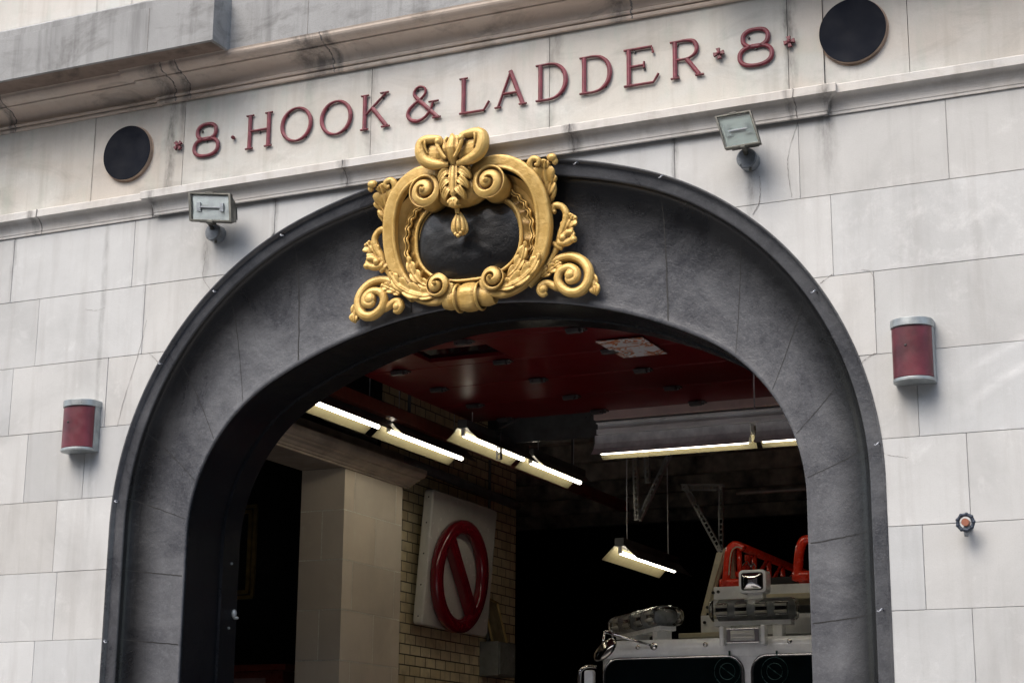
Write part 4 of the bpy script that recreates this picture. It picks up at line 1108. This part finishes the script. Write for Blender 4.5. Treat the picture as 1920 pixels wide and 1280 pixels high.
# ================================================================== FLUORESCENT LAMPS
def lamp(a, b, lab, wing=.16, drop=.07, ends=(0, 0), light_house=False, hang=5.74, rod=True):
    a, b = Vector(a), Vector(b); d = (b-a).normalized(); L = (b-a).length; s_ = d.cross(Vector((0,0,1))).normalized(); up = Vector((0,0,1))
    o = empty('fluorescent_lamp', lab, 'ceiling light', (a+b)/2, 'hanging fluorescent lamps in the garage')
    def P(l, x, z): return a+d*l+s_*x+up*z
    mb = MB(); mb.cyl(P(.04, 0, -.012), P(L-.04, 0, -.012), .0175, 16); mb.build('tube', M['tube'], o, smooth=True)
    for sd in (-1, 1):
        mb = MB(); vs = []
        for l in (0, L):
            for x, z in ((.045, .050), (wing*.55, .004), (wing, -drop)): vs.append(P(l, sd*x, z))
            for x, z in ((wing+.002, -drop), (wing*.55, .008), (.045, .054)): vs.append(P(l, sd*x, z))
        mb.add(vs, [(0,1,7,6),(1,2,8,7),(2,3,9,8),(3,4,10,9),(4,5,11,10),(0,6,11,5),(0,5,4,3,2,1),(6,7,8,9,10,11)], 0)
        r_ = mb.build('reflector_wing', [M['reflector'], M['housing_l'] if light_house else M['housing']], o, fix=True)
        for p in r_.data.polygons:
            if set(p.vertices) <= {3,4,5,9,10,11}: p.material_index = 1
    mb = MB(); m = Matrix((s_, d, up)).transposed().to_4x4(); m.translation = a
    mb.box(-.045, .045, 0, L, .045, .12, 0, m); mb.build('ballast_housing', M['housing_l'] if light_house else M['housing'], o, bevel=.004)
    for l in (.015, L-.04):
        mb = MB(); mb.box(-.016, .016, l, l+.025, -.02, .046, 0, m); mb.build('lamp_socket', M['housing_l'], o)
    if rod:
        for l in (.2, L-.2): mb = MB(); mb.cyl(P(l, 0, .12), (P(l, 0, 0).x, P(l, 0, 0).y, hang), .005, 6); mb.build('suspension_rod', M['housing_l'], o)
    return o
XA, XB = -7.30, -6.86
def dy_(r, X): return X/r-10
lamp((XA, 1.55, 4.645), (XA, 3.08, 4.645), 'lit fluorescent lamp nearest the arch, left of the dark red rail', wing=.15, drop=.055)
lamp((XA, 3.20, 4.645), (XA, 4.66, 4.645), 'lit fluorescent lamp left of the rail, second from the arch', wing=.15, drop=.055)
lamp((XB, 3.74, 4.675), (XB, 5.06, 4.675), 'lit fluorescent lamp right of the rail, behind the perforated bracket', wing=.15, drop=.055)
lamp((XB, 5.16, 4.675), (XB, 6.42, 4.675), 'lit fluorescent lamp right of the rail, deepest of its line', wing=.15, drop=.055)
lamp((-5.30, 3.0, 4.27), (-4.02, 3.0, 4.27), 'lit lamp hung crosswise under the red door, left one of two', wing=.12, drop=.045, light_house=True, rod=False)
lamp((-3.98, 3.0, 4.27), (-2.6, 3.0, 4.27), 'lit lamp hung crosswise under the red door, right one of two', wing=.12, drop=.045, light_house=True, rod=False)
mb = MB(); mb.box(-5.27, -2.6, 2.92, 3.08, 4.392, 4.43); mb.box(-5.27, -2.6, 2.95, 3.05, 4.43, 4.475); mb.box(-5.27, -2.6, 2.91, 3.09, 4.475, 4.483)
o = tag(mb.build('lamp_channel', simple('bright_channel', (.88,.87,.84), .35, 0, bstr=0, nscale=2)), 'long silver channel carrying the crosswise lamps', 'channel')
for x in (-4.0,): mb = MB(); mb.cyl((x, 3.0, 4.508), (x, 3.0, 4.89), .006, 8); mb.build('drop_rod', M['housing_l'], o)
D_ = 15.3
far = lamp((-6.0, 5.25, 3.80), (-6.0, 6.75, 3.80), 'small lit lamp hung low at the back, above the truck light bar', wing=.17, hang=5.5)

# perforated steel brackets
def slotted(a, b, w=.05):
    mb = MB(); a, b = Vector(a), Vector(b); d = (b-a).normalized(); s_ = Vector((1, 0, 0)) if abs(d.x) < .95 else Vector((0, 0, 1)); s_ = (s_-d*s_.dot(d)).normalized(); t = d.cross(s_)
    L = (b-a).length; m = Matrix((s_, d, t)).transposed().to_4x4(); m.translation = a
    n = max(2, int(L/.05)); hw = w/2
    mb.box(-hw, -hw*.45, 0, L, -.002, .002, 0, m); mb.box(hw*.45, hw, 0, L, -.002, .002, 0, m)
    for i in range(n+1):
        l = min(L-.012, i*L/n); mb.box(-hw*.45, hw*.45, l, l+.014, -.0018, .0018, 0, m)
    mb.box(hw-.003, hw, 0, L, .002, w*.8, 0, m)
    return mb
for segs, y, lab in (([((1190,850),(1195,975)), ((1262,838),(1198,975)), ((1212,850),(1215,905))], 5.6, 'V-shaped perforated steel hanger above the low lamp'),
                ([((1285,912),(1350,1030)), ((1352,912),(1352,1040)), ((1278,914),(1358,914))], 6.6, 'triangular perforated steel bracket right of the low lamp'),
                ([((916,812),(942,815)), ((936,812),(936,862)), ((1008,762),(935,800))], 4.35, 'short perforated bracket crossing the rail between the lamps')):
    o = empty('steel_bracket', lab, 'bracket', at(*segs[0][0], y))
    for a, b in segs: slotted(at(*a, y), at(*b, y), .06).build('slotted_angle', M['slotted'] if y > 5 else M['housing'], o)
# conduits and pipes on the ceiling
for pts, r_, lab in (([(-8.0,5.2,5.0),(-6.5,5.6,5.1),(-5.4,5.2,5.25),(-4.6,6.4,5.3),(-3.9,6.6,5.35)], .035, 'cream sprinkler pipe bending under the ceiling'),
                ([(-6.0,4.9,5.5),(-5.5,5.5,5.1),(-5.0,5.2,5.1),(-4.7,5.9,5.0),(-4.4,5.9,5.3)], .018, 'thin grey conduit looping under the ceiling'),
                ([(-5.5,7.2,4.6),(-4,7.2,4.6),(-1,7.2,4.6)], .02, 'thin straight pipe across the back of the garage'),
                ([(-8.2,4.9,4.78),(-8.15,6.0,4.74),(-8.2,7.8,4.72)], .05, 'fat dark pipe along the top of the brick wall'),
                ([(-8.22,2.2,4.85),(-8.1,2.6,4.95),(-8.0,3.1,4.9),(-8.1,3.6,4.85),(-8.2,4.6,4.85)], .03, 'dark bent pipe above the stone lintel')):
    mb = MB(); mb.tube(catmull(pts, 8), r_, 10); tag(mb.build('pipe', M['housing'] if 'dark' in lab else M['slotted'], smooth=True), lab, 'pipe')

# ================================================================== SIGN ON THE BRICK WALL (character left out)
SY0, SY1, SZ0, SZ1, SXF, TH = 5.43, 6.88, 3.22, 4.53, -8.10, .11
sg = empty('wall_sign', 'white moulded sign panel with red ring and slash on the brick wall', 'sign', (SXF, (SY0+SY1)/2, SZ0))
tilt = Matrix.Translation((SXF, (SY0+SY1)/2, SZ0)) @ Matrix.Rotation(math.radians(4.5), 4, 'Y') @ Matrix.Translation((-SXF, -(SY0+SY1)/2, -SZ0))
def rrect(y0, y1, z0, z1, r, n=6):
    P = []
    for cy, cz_, a0 in ((y1-r, z1-r, 0), (y0+r, z1-r, 90), (y0+r, z0+r, 180), (y1-r, z0+r, 270)):
        for i in range(n+1): t = math.radians(a0+90*i/n); P.append((cy+r*math.cos(t), cz_+r*math.sin(t)))
    return P
def sgb(mb, *a, **k):
    mb.v = [tilt @ v for v in mb.v]; return mb.build(*a, **k)
mb = MB(); mb.prism(rrect(SY0, SY1, SZ0, SZ1, .05), SXF-TH, SXF, axis='x'); sgb(mb, 'panel', M['signwhite'], sg, bevel=.02, seg=3)
mb = MB(); cy, cz_ = 6.05, 3.75; ry, rz = .50, .49
mb.tube([(SXF+.05, cy+ry*math.cos(2*PI*i/72), cz_+rz*math.sin(2*PI*i/72)) for i in range(72)], .072, 14, closed=True, flat=((-1, 0, 0), .75), sq=.6)
o = sgb(mb, 'ring', M['signred'], sg, smooth=True)
mb = MB(); t = math.radians(48); mb.bar((SXF+.05, cy-ry*math.cos(t), cz_+rz*math.sin(t)), (SXF+.05, cy+ry*math.cos(t), cz_-rz*math.sin(t)), .10, .13, up=Vector((0, math.sin(t), math.cos(t)))); sgb(mb, 'slash', M['signred'], sg, bevel=.02, seg=3)
for i in range(6): pass
mb = MB()
for z in (3.3, 3.6, 3.9, 4.2, 4.45): mb.ell((SXF-.05, SY0-.002, z), .008, .004, .008, n=8, m=5)
sgb(mb, 'rivet', M['pin'], sg)
mb = MB(); mb.box(-8.25, -8.12, 5.9, 6.4, 4.0, 4.05); mb.box(-8.25, -8.12, 5.9, 6.4, 3.5, 3.55); mb.build('wall_bracket', M['housing'], sg)
# electrical box, leaning board
o = empty('electrical_box', 'grey metal electrical box on the brick wall below the sign', 'utility box', (-8.14, 7.2, 3.0))
mb = MB(); mb.box(-8.249, -8.03, 7.0, 7.42, 2.84, 3.19); mb.build('case', M['box_grey'], o, bevel=.008)
mb = MB(); mb.box(-8.029, -8.020, 7.02, 7.40, 2.86, 3.17); mb.build('lid', M['box_grey'], o, bevel=.004)
mb = MB(); mb.cyl((-8.02, 7.34, 3.06), (-8.012, 7.34, 3.06), .012, 10); mb.build('latch', M['grey_metal'], o)
mb = MB(); mb.cyl((-8.2, 7.1, 3.19), (-8.2, 7.1, 5.7), .015, 10); mb.build('conduit', M['box_grey'], o, smooth=True)
o = empty('framed_board', 'old brownish framed board standing on the electrical box', 'board', (-8.15, 7.3, 3.2))
c0, c1, c2, c3 = (-8.14, 7.08, 3.195), (-8.14, 7.44, 3.195), (-8.23, 7.38, 3.62), (-8.23, 7.02, 3.66)
mb = MB(); Q = [Vector(c) for c in (c0, c1, c2, c3)]
for a, b in zip(Q, Q[1:]+Q[:1]): mb.bar(a, b, .035, .02)
mb.build('frame', M['old_gold'], o); mb = MB(); mb.add([tuple(q) for q in Q]+[(q.x-.012, q.y, q.z) for q in Q], [(0,1,2,3),(4,5,6,7),(0,4,5,1),(1,5,6,2),(2,6,7,3),(3,7,4,0)]); mb.build('board_face', simple('old_board', (.20,.17,.10), .5, nscale=8, var=.5), o)

# dark side room: gilt picture frame and red cabinet
o = empty('picture_frame', 'dim gilt picture frame in the dark room left of the pillar', 'picture', at(470,1030,4.6))
q = [at(px, py, 4.6) for px, py in ((452,932),(484,945),(478,1122),(445,1128))]
mb = MB(); x1 = q[1].x; x0 = x1-1.1; z1, z0 = q[1].z, q[2].z
for k_ in (0, .05):
    mb.box(x0+k_, x1-k_, 4.58-k_*.2, 4.61, z1-.035-k_, z1-k_); mb.box(x0+k_, x1-k_, 4.58-k_*.2, 4.61, z0+k_, z0+.035+k_)
    mb.box(x1-.035-k_, x1-k_, 4.579-k_*.2, 4.609, z0+k_, z1-k_); mb.box(x0+k_, x0+.035+k_, 4.579-k_*.2, 4.609, z0+k_, z1-k_)
mb.build('gilt_frame', M['old_gold'], o); mb = MB(); mb.box(x0+.02, x1-.02, 4.595, 4.605, z0+.02, z1-.02); mb.build('canvas', M['rubber'], o)
mb = MB(); mb.box(-11.4, -8.5, 4.66, 4.70, .004, 5.74); mb.build('side_room_wall', M['brick_dark'], bld)
o = empty('red_cabinet', 'dark red wooden cabinet in the doorway left of the pillar', 'cabinet', (-8.9, 4.2, 0))
p = at(535, 1243, 4.0); mb = MB(); mb.box(p.x-1.3, p.x+.0, 4.0, 4.4, p.z-.06, p.z); mb.build('top', M['wood_red'], o, bevel=.006)
mb = MB(); mb.box(p.x-1.28, p.x-.04, 4.03, 4.38, .01, p.z-.061); mb.build('body', M['wood_red'], o)
mb = MB(); mb.box(p.x-1.2, p.x-.22, 4.018, 4.03, .3, p.z-.12); mb.build('notice_panel', simple('notice', (.25,.16,.15), .6), o)

# ================================================================== FIRE TRUCK
def T(u, v, y): return at(1080+u/4.174, 980+v/4.174, y)
TX, TY = -4.27, 3.5
truck = empty('fire_truck', 'white and red fire truck parked nose out inside the garage', 'fire truck', (TX, TY, .004))
XLc = T(150, 960, TY).x; XRc = 2*TX-XLc; ZRF = T(700, 905, TY).z; ZW = T(700, 1035, TY).z
# cab: lofted front corner radius
def plan_rr(x0, x1, y0, y1, r, n=6):
    P = []
    for cx, cy, a0 in ((x1-r, y0+r, 270), (x1-r, y1-r, 0), (x0+r, y1-r, 90), (x0+r, y0+r, 180)):
        for i in range(n+1): t = math.radians(a0+90*i/n); P.append((cx+r*math.cos(t), cy+r*math.sin(t)))
    return P
def cab_loft(levels, y1=5.2):
    mb = MB(); vs = []; k = None
    for z, inset, r in levels:
        P = plan_rr(XLc+inset, XRc-inset, TY+inset, y1, r); k = len(P); vs += [(x, y, z) for x, y in P]
    n = len(levels); mb.add(vs, [(i*k+j, i*k+(j+1) % k, (i+1)*k+(j+1) % k, (i+1)*k+j) for i in range(n-1) for j in range(k)]+[tuple(range(k)), tuple((n-1)*k+j for j in range(k))])
    return mb
cab_loft([(ZW-.02, .0, .16), (ZRF-.07, .0, .16), (ZRF-.03, .012, .16), (ZRF, .045, .16)]).build('roof', M['truckwhite'], truck, bevel=.006)
cab_loft([(.45, .0, .16), (1.45, .0, .16)]).build('lower_body', M['truckred'], truck, bevel=.006)
cab_loft([(1.45, .01, .16), (ZW-.02, .01, .16)]).build('window_band', M['truckwhite'], truck)
mid = T(1343, 1150, TY).x
ws = []
for (x0, x1) in ((XLc+.07, mid-.028), (mid+.028, XRc-.07)):
    r = .13
    z0, z1 = 1.6, ZW-.01
    def rr2(x0, x1, z0, z1, r): return [(cx+r*math.cos(math.radians(a0+90*i/7)), cz_+r*math.sin(math.radians(a0+90*i/7))) for cx, cz_, a0 in ((x1-r, z1-r, 0), (x0+r, z1-r, 90), (x0+r, z0+r, 180), (x1-r, z0+r, 270)) for i in range(8)]
    mb = MB(); mb.prism(rr2(x0, x1, z0, z1, r), TY-.012, TY+.02); mb.build('gasket', M['rubber'], truck)
    mb = MB(); P = rr2(x0+.008, x1-.008, z0+.008, z1-.008, r-.006); mb.tube([(a, TY-.014, b) for a, b in P], .0065, 8, closed=True); mb.build('chrome_trim', M['chrome'], truck, smooth=True)
    mb = MB(); mb.prism(rr2(x0+.022, x1-.022, z0+.022, z1-.022, r-.02), TY-.016, TY-.012); ws.append(mb.build('windshield', M['windshield'], truck))
# round fan / lamp seen through the screens
fanm = simple('fan_grey', (.03,.07,.065), .3, .5); 
for u, v in ((1190, 1160), (1560, 1160)):
    c = T(u, v, TY); mb = MB(); y = TY-.0185
    for r in (.105, .062): mb.tube([(c.x+r*math.cos(2*PI*i/36), y, c.z+r*math.sin(2*PI*i/36)) for i in range(36)], .0022, 5, closed=True)
    for k in range(2): t = PI*k+2.5; mb.bar((c.x, y, c.z), (c.x+.07*math.cos(t), y, c.z+.07*math.sin(t)), .006, .002, up=Vector((0, 1, 0)))  # diagonal strip modelled as a highlight across the fan
    mb.bar((c.x+.02, y, c.z+.11), (c.x+.02, y, c.z+.155), .016, .003, up=Vector((0, 1, 0)))
    mb.build('cab_fan', fanm, truck)
for u, v in ((487,970),(1015,950),(1672,923)):
    c = T(u, v, TY); mb = MB(); mb.cyl((c.x, TY+.002, c.z), (c.x, TY-.010, c.z), .019, 20, 0); mb.ell((c.x, TY-.012, c.z), .012, .008, .010); mb.build('clearance_lamp', M['chrome'], truck, smooth=True)
mb = MB(); mb.box(XLc-.05, XRc+.05, TY-.35, TY-.002, .45, .72); mb.build('bumper', M['chrome'], truck, bevel=.03)
mb = MB(); mb.box(TX-.6, TX+.6, TY-.02, TY+.01, .8, 1.3); mb.build('grille', M['chrome'], truck, bevel=.01)
for s_ in (-1, 1):
    mb = MB(); mb.cyl((TX+s_*.88, TY-.04, 1.02), (TX+s_*.88, TY, 1.02), .11, 28); mb.build('headlight', M['lampglass'], truck)
    for y in (TY+.9, 9.0):
        mb = MB(); mb.cyl((TX+s_*1.18, y, .53), (TX+s_*.88, y, .53), .52, 36); w_ = mb.build('wheel', M['rubber'], truck, bevel=.03)
        mb = MB(); mb.cyl((TX+s_*1.19, y, .53), (TX+s_*1.1, y, .53), .28, 28); mb.build('rim', M['chrome'], w_)
mb = MB(); mb.box(TX-1.18, TX+1.18, 5.3, 11.5, .7, 2.2); mb.build('rear_body', M['truckred'], truck, bevel=.02)
# left convex mirror and arm
a = T(225,850,TY-.22); b = T(440,912,TY-.12); c = T(610,963,TY-.01); e = T(205,985,TY-.25)
mb = MB(); mb.tube([c, b, a], [.011,.011,.012], 10); mb.tube([a, e], [.010,.010], 10); mb.tube([T(290,925,TY-.1), T(275,835,TY-.18), a], .007, 8)
mb.cyl(c+Vector((0,-.01,0)), c+Vector((0,.02,0)), .03, 14)
arm = mb.build('mirror_arm', M['chrome'], truck, smooth=True)
p = T(228, 992, TY-.25); mb = MB(); mb.ell((0,0,0), .118, .035, .072)
mr = Matrix.Translation(p) @ Matrix.Rotation(math.radians(-38), 4, 'Y') @ Matrix.Rotation(math.radians(-28), 4, 'X')
mb.v = [mr @ v for v in mb.v]; mb.build('convex_mirror', simple('mirror_back', (.35,.33,.30), .12, 1.0, var=.3, bstr=0, rvar=.03), arm, smooth=True)
mb = MB(); pts = [T(160,1125,TY-.1), T(90,1122,TY-.15), T(40,1150,TY-.2), T(28,1200,TY-.2), T(26,1400,TY-.2)]
mb.tube(catmull(pts, 6), .014, 10); br = mb.build('side_mirror_bracket', M['chrome'], truck, smooth=True)
p0, p1 = T(68,1150,TY-.17), T(145,1400,TY-.17); mb = MB(); mb.box(p0.x, p1.x, TY-.2, TY-.13, p1.z-.2, p0.z); mb.build('side_mirror', M['truckwhite'], br, bevel=.02)
# light bars
def lightbar(c0, c1, rx, rz, name, feet):
    """capsule section bar from c0 to c1 (centres), clear dome over dark internals"""
    c0, c1 = Vector(c0), Vector(c1); d = (c1-c0).normalized(); L = (c1-c0).length; up = Vector((0,0,1)); s_ = d.cross(up).normalized()
    m = Matrix((s_, d, up)).transposed().to_4x4(); m.translation = c0
    sec = [(rx*math.copysign(abs(math.cos(t))**.75, math.cos(t)), rz*math.copysign(abs(math.sin(t))**.75, math.sin(t))) for t in [2*PI*i/28 for i in range(28)]]
    def loft(ls, mat, nm, par):
        mb = MB(); vs = []; n = len(ls)
        for l, k_ in ls: vs += [m @ Vector((a*k_, l, b*k_)) for a, b in sec]
        mb.add(vs, [(i*28+j, i*28+(j+1) % 28, (i+1)*28+(j+1) % 28, (i+1)*28+j) for i in range(n-1) for j in range(28)]+[tuple(range(28)), tuple((n-1)*28+j for j in range(28))])
        return mb.build(nm, mat, par, smooth=True)
    bar = loft([(.03, .30), (.05, .62), (L-.05, .62), (L-.03, .30)], M['alu'], name, truck)
    loft([(-.01, .80), (.0, .92), (.02, .985), (.06, 1.0), (L*.48, 1.0), (L*.49, 1.03), (L*.51, 1.03), (L*.52, 1), (L-.06, 1.0), (L-.02, .985), (L, .92), (L+.01, .80)], M['clear'], 'dome', bar)
    for k_ in range(4):
        l = L*(.14+.24*k_); mb = MB()
        for x in (-.5, .5):
            mb.box(x*rx-.025 if abs(d.x) < .5 else -rx*.64, x*rx+.025 if abs(d.x) < .5 else rx*.64, l-.05, l+.05, -rz*.5, rz*.55, 0, m)
        mb.build('reflector', M['chrome'], bar, bevel=.006)
        for zz in (-.25, .3):
            mb = MB(); mb.cyl(m @ Vector((-rx*.75, l-.05, rz*zz)), m @ Vector((-rx*.75, l+.05, rz*zz)), .012, 10); mb.cyl(m @ Vector((rx*.75, l-.05, rz*zz)), m @ Vector((rx*.75, l+.05, rz*zz)), .012, 10); mb.build('flash_tube', M['signwhite'], bar, smooth=True)
    mb = MB(); mb.box(-rx*.5, rx*.5, .02, L-.02, -rz-.03, -rz+.01, 0, m)
    for l in feet: mb.box(-rx*.45, rx*.45, l-.04, l+.04, -rz-.13, -rz-.02, 0, m)
    mb.build('mount_rail', M['truckwhite'], bar, bevel=.006); return bar
a, b = T(1075,692,TY+.35), T(1715,700,TY+.35); lightbar(a, (b.x, b.y, a.z), .11, .092, 'centre_light_bar', (.12, .95*(b.x-a.x)-.1))
a = T(735,727,TY+.18); b = T(400,790,TY+.75)
lightbar((a.x, TY+.16, a.z), (b.x-.02, TY+.70, a.z-.02), .150, .084, 'side_light_bar', (.12, .5))
# front flasher
c = T(1310,880,TY-.05); mb = MB(); mb.box(c.x-.135, c.x+.135, TY-.07, TY-.005, c.z-.058, c.z+.058)
fl = mb.build('front_flasher', M['chrome'], truck, bevel=.008); mb = MB(); mb.box(c.x-.095, c.x+.095, TY-.078, TY-.071, c.z-.038, c.z+.038); mb.build('lens', M['signwhite'], fl, bevel=.003)
mb = MB()
for dz in (-.016, .016): mb.cyl((c.x-.085, TY-.083, c.z+dz), (c.x+.085, TY-.083, c.z+dz), .007, 8)
mb.build('bulb', M['signwhite'], fl); mb = MB()
for s_ in (-1, 1): mb.box(c.x+s_*.165-.018, c.x+s_*.165+.018, TY-.09, TY-.004, c.z-.075, c.z+.075)
mb.build('end_bracket', M['truckwhite'], fl, bevel=.01)
# spotlight
c = T(1378,455,TY+.30); mb = MB(); hw, hh = .113, .093
def rr3(cx, cz_, w, h, r): return [(x+r*math.cos(math.radians(a0+90*i/6)), z+r*math.sin(math.radians(a0+90*i/6))) for x, z, a0 in ((cx+w-r, cz_+h-r, 0), (cx-w+r, cz_+h-r, 90), (cx-w+r, cz_-h+r, 180), (cx+w-r, cz_-h+r, 270)) for i in range(7)]
mb.prism(rr3(c.x, c.z, hw, hh, .035), c.y, c.y+.14); sp_ = mb.build('spotlight', M['truckwhite'], truck, bevel=.012, seg=3)
mb = MB(); mb.prism(rr3(c.x, c.z, hw*.80, hh*.74, .02), c.y-.004, c.y-.001); mb.build('bezel', M['rubber'], sp_)
mb = MB(); n_, k_ = 8, 28; vs = []
for i in range(n_+1):
    f = i/n_
    for x, z in rr3(c.x, c.z, hw*.72, hh*.65, .02): vs.append((c.x+(x-c.x)*f, c.y-.030+.024*(f*f-0)-.0, c.z+(z-c.z)*f))
mb.add(vs, [(i*k_+j, i*k_+(j+1) % k_, (i+1)*k_+(j+1) % k_, (i+1)*k_+j) for i in range(n_) for j in range(k_)]); mb.build('reflector_bowl', M['chrome'], sp_, smooth=True)
mb = MB(); mb.box(c.x-.05, c.x+.08, c.y+.02, c.y+.12, c.z-hh-.07, c.z-hh+.01); mb.cyl((c.x, c.y+.06, c.z-hh-.10), (c.x, c.y+.06, c.z-hh-.05), .07, 20); mb.build('swivel_base', M['truckwhite'], sp_, bevel=.008)
# cross beams and cab-top gear
YB2 = TY+.75
def pbox(u0, v0, u1, v1, y, dy, nm, mat, par=truck, bev=.006):
    a, b = T(u0, v0, y), T(u1, v1, y); mb = MB(); mb.box(min(a.x, b.x), max(a.x, b.x), y, y+dy, min(a.z, b.z), max(a.z, b.z)); return mb.build(nm, mat, par, bevel=bev)
pbox(1075, 500, 2100, 560, YB2, .12, 'upper_cross_beam', M['truckwhite']); pbox(1060, 580, 2100, 632, YB2+.05, .12, 'lower_cross_beam', M['cream'])
pbox(1480, 556, 2000, 582, YB2-.02, .03, 'tan_strip', M['cream']); pbox(975, 722, 1200, 850, YB2-.10, .25, 'side_box', M['truckwhite'])
pbox(1120, 640, 2100, 850, YB2+.1, .3, 'equipment_body', M['truckwhite']); pbox(1720, 642, 2000, 692, YB2-.05, .06, 'rubber_bumper', M['rubber'])
pbox(800, 862, 1160, 890, TY+.5, .3, 'roof_hatch', M['cream'])
pbox(1480, 425, 1720, 470, YB2+.1, .1, 'dark_roller', M['rubber'])
for poly, nm in (([(1100,228),(1150,228),(1010,720),(975,720)], 'slanted_plate'), ([(1152,198),(1190,198),(1040,700),(1010,700)], 'slanted_plate')):
    q = [T(u, v, YB2+.02 if poly[0][0] == 1100 else YB2+.10) for u, v in poly]; mb = MB(); mb.prism([(p.x, p.z) for p in q], q[0].y, q[0].y+.03); mb.build(nm, M['cream'], truck, bevel=.004)
for u, v in ((1115,538),(1008,778),(1030,660),(1075,545)):
    c = T(u, v, YB2-.11); mb = MB(); mb.cyl((c.x, c.y, c.z), (c.x, c.y-.012, c.z), .013, 10); mb.build('bolt', M['rubber'], truck)
# red aerial ladder with its rounded front loops
lad = MB(); YL = TY+.85
def loop(us, y, r=.030):
    P = [T(u, v, y) for u, v in us]; lad.tube(catmull(P, 6), r, 10, flat=((0,-1,0), 1.3), sq=.6)
loop([(1150,478),(1172,460),(1182,380),(1190,280),(1205,205),(1245,168),(1285,180),(1315,200)], YL)
top0 = T(1262,172,YL); bot0 = T(1290,455,YL)
LL = 5.0
for z, r in ((top0.z, .030), (bot0.z+.06, .024)):
    lad.tube([(top0.x, YL, z), (top0.x, YL+LL, z)], r, 10, sq=.6)
for i in range(12):
    y = YL+.05+i*.42; lad.bar((top0.x, y, bot0.z+.06), (top0.x, y, top0.z), .035, .035); lad.bar((top0.x, y, bot0.z+.06), (top0.x, y+.42, top0.z), .025, .025)
lad.tube([T(1130,470,YL), T(1200,470,YL), T(1290,462,YL)], [.035,.038,.032], 10, sq=.6)
loop([(1290,462),(1330,440),(1345,380),(1340,250)], YL+.25, .02)
mb = MB(); mb.tube(catmull([T(u+14, v+6, YL-.045) for u, v in [(1182,400),(1190,300),(1205,215),(1243,180),(1283,192)]], 6), .006, 6)  # cream strip along the loop, drawn as its highlight
highlight_pts = mb
x2 = T(1805,130,YL-.05); b2 = T(1735,440,YL-.05)
loop([(1735,450),(1740,330),(1750,230),(1775,150),(1820,128),(1880,150),(1950,200)], YL-.05, .036)
lad.tube([T(1705,410,YL-.05), T(1770,420,YL-.05), T(1850,415,YL-.05)], [.045,.05,.045], 10, sq=.6)
xr = x2.x+.06
for z, r in ((x2.z, .030), (bot0.z+.06, .024)): lad.tube([(xr, YL, z), (xr, YL+LL, z)], r, 10, sq=.6)
for i in range(12): y = YL+.05+i*.42; lad.bar((xr, y, bot0.z+.06), (xr, y, x2.z), .035, .035)
ld = lad.build('aerial_ladder', M['truckred'], truck, smooth=True)
highlight_pts.build('highlight_strip', M['cream'], ld, smooth=True)
for i in range(10):
    y = YL+.2+i*.35; mb = MB(); mb.cyl((top0.x, y, bot0.z+.02), (xr, y, bot0.z+.02), .016, 8); mb.build('rung', M['truckred'], ld, smooth=True)
mb = MB()
for i in range(3): mb.tube(catmull([T(1300+i*20,330,YL+.1), T(1340+i*15,300+i*20,YL+.15), T(1370,350-i*10,YL+.1), T(1395,320,YL+.2), T(1420,400,YL+.2)], 5), .005, 6)
mb.build('hose', M['chrome'], ld); 
pbox(1205,200,1240,430,YL+.1,.05,'support_post',M['cream'],ld)

# ================================================================== THE OTHER SIDE OF THE STREET (unseen; added to cut low sky light and darken reflections)
opp = empty('unseen_street_building', 'unseen brown brick building added across the street from the fire station', 'building', (-5, -24, 0))
mb = MB(); mb.box(-60, 45, -34, -24, -.15, 15); mb.build('wall', simple('far_brick', (.12,.075,.055), .9, nscale=3), opp)
for fl_ in range(4):
    for i in range(24): mb = MB(); mb.box(-58+i*4.2, -56.4+i*4.2, -24.02, -23.99, 1.6+fl_*3.5, 3.8+fl_*3.5); mb.build('window', M['windshield'], opp)

# ================================================================== LIGHT, WORLD, CAMERA
w = bpy.data.worlds.new('World'); SC.world = w; w.use_nodes = True
wt = w.node_tree; bg = wt.nodes['Background']; sky = wt.nodes.new('ShaderNodeTexSky'); sky.sky_type = 'NISHITA'; sky.sun_disc = False
SUN_EL, SUN_AZ = math.radians(52), math.radians(200)      # azimuth clockwise from +Y
sky.sun_elevation = SUN_EL; sky.sun_rotation = SUN_AZ; sky.air_density = 1.3; sky.dust_density = 4.0; sky.ozone_density = .6
wt.links.new(sky.outputs[0], bg.inputs[0]); bg.inputs[1].default_value = .31
sl = bpy.data.lights.new('sun', 'SUN'); sl.energy = 2.0; sl.angle = math.radians(40); sl.color = (1, .985, .965)
so = bpy.data.objects.new('sun', sl); COL.objects.link(so)
dirv = Vector((math.sin(SUN_AZ)*math.cos(SUN_EL), math.cos(SUN_AZ)*math.cos(SUN_EL), math.sin(SUN_EL)))
so.rotation_euler = dirv.to_track_quat('Z', 'Y').to_euler(); so.location = (-6, -20, 20)

cd = bpy.data.cameras.new('camera'); cam = bpy.data.objects.new('camera', cd); COL.objects.link(cam)
cd.sensor_width = 36; cd.lens = F_PX/1920*36; cd.clip_start = .1; cd.clip_end = 1000
m = Matrix((RT, UP, -_fw)).transposed().to_4x4(); m.translation = CAM; cam.matrix_world = m
SC.camera = cam
SC.view_settings.view_transform = 'Standard'; SC.view_settings.look = 'None'; SC.view_settings.exposure = 0
SC.render.engine = 'CYCLES'
SC.cycles.use_denoising = True
SC.cycles.max_bounces = 7
SC.cycles.sample_clamp_indirect = 4
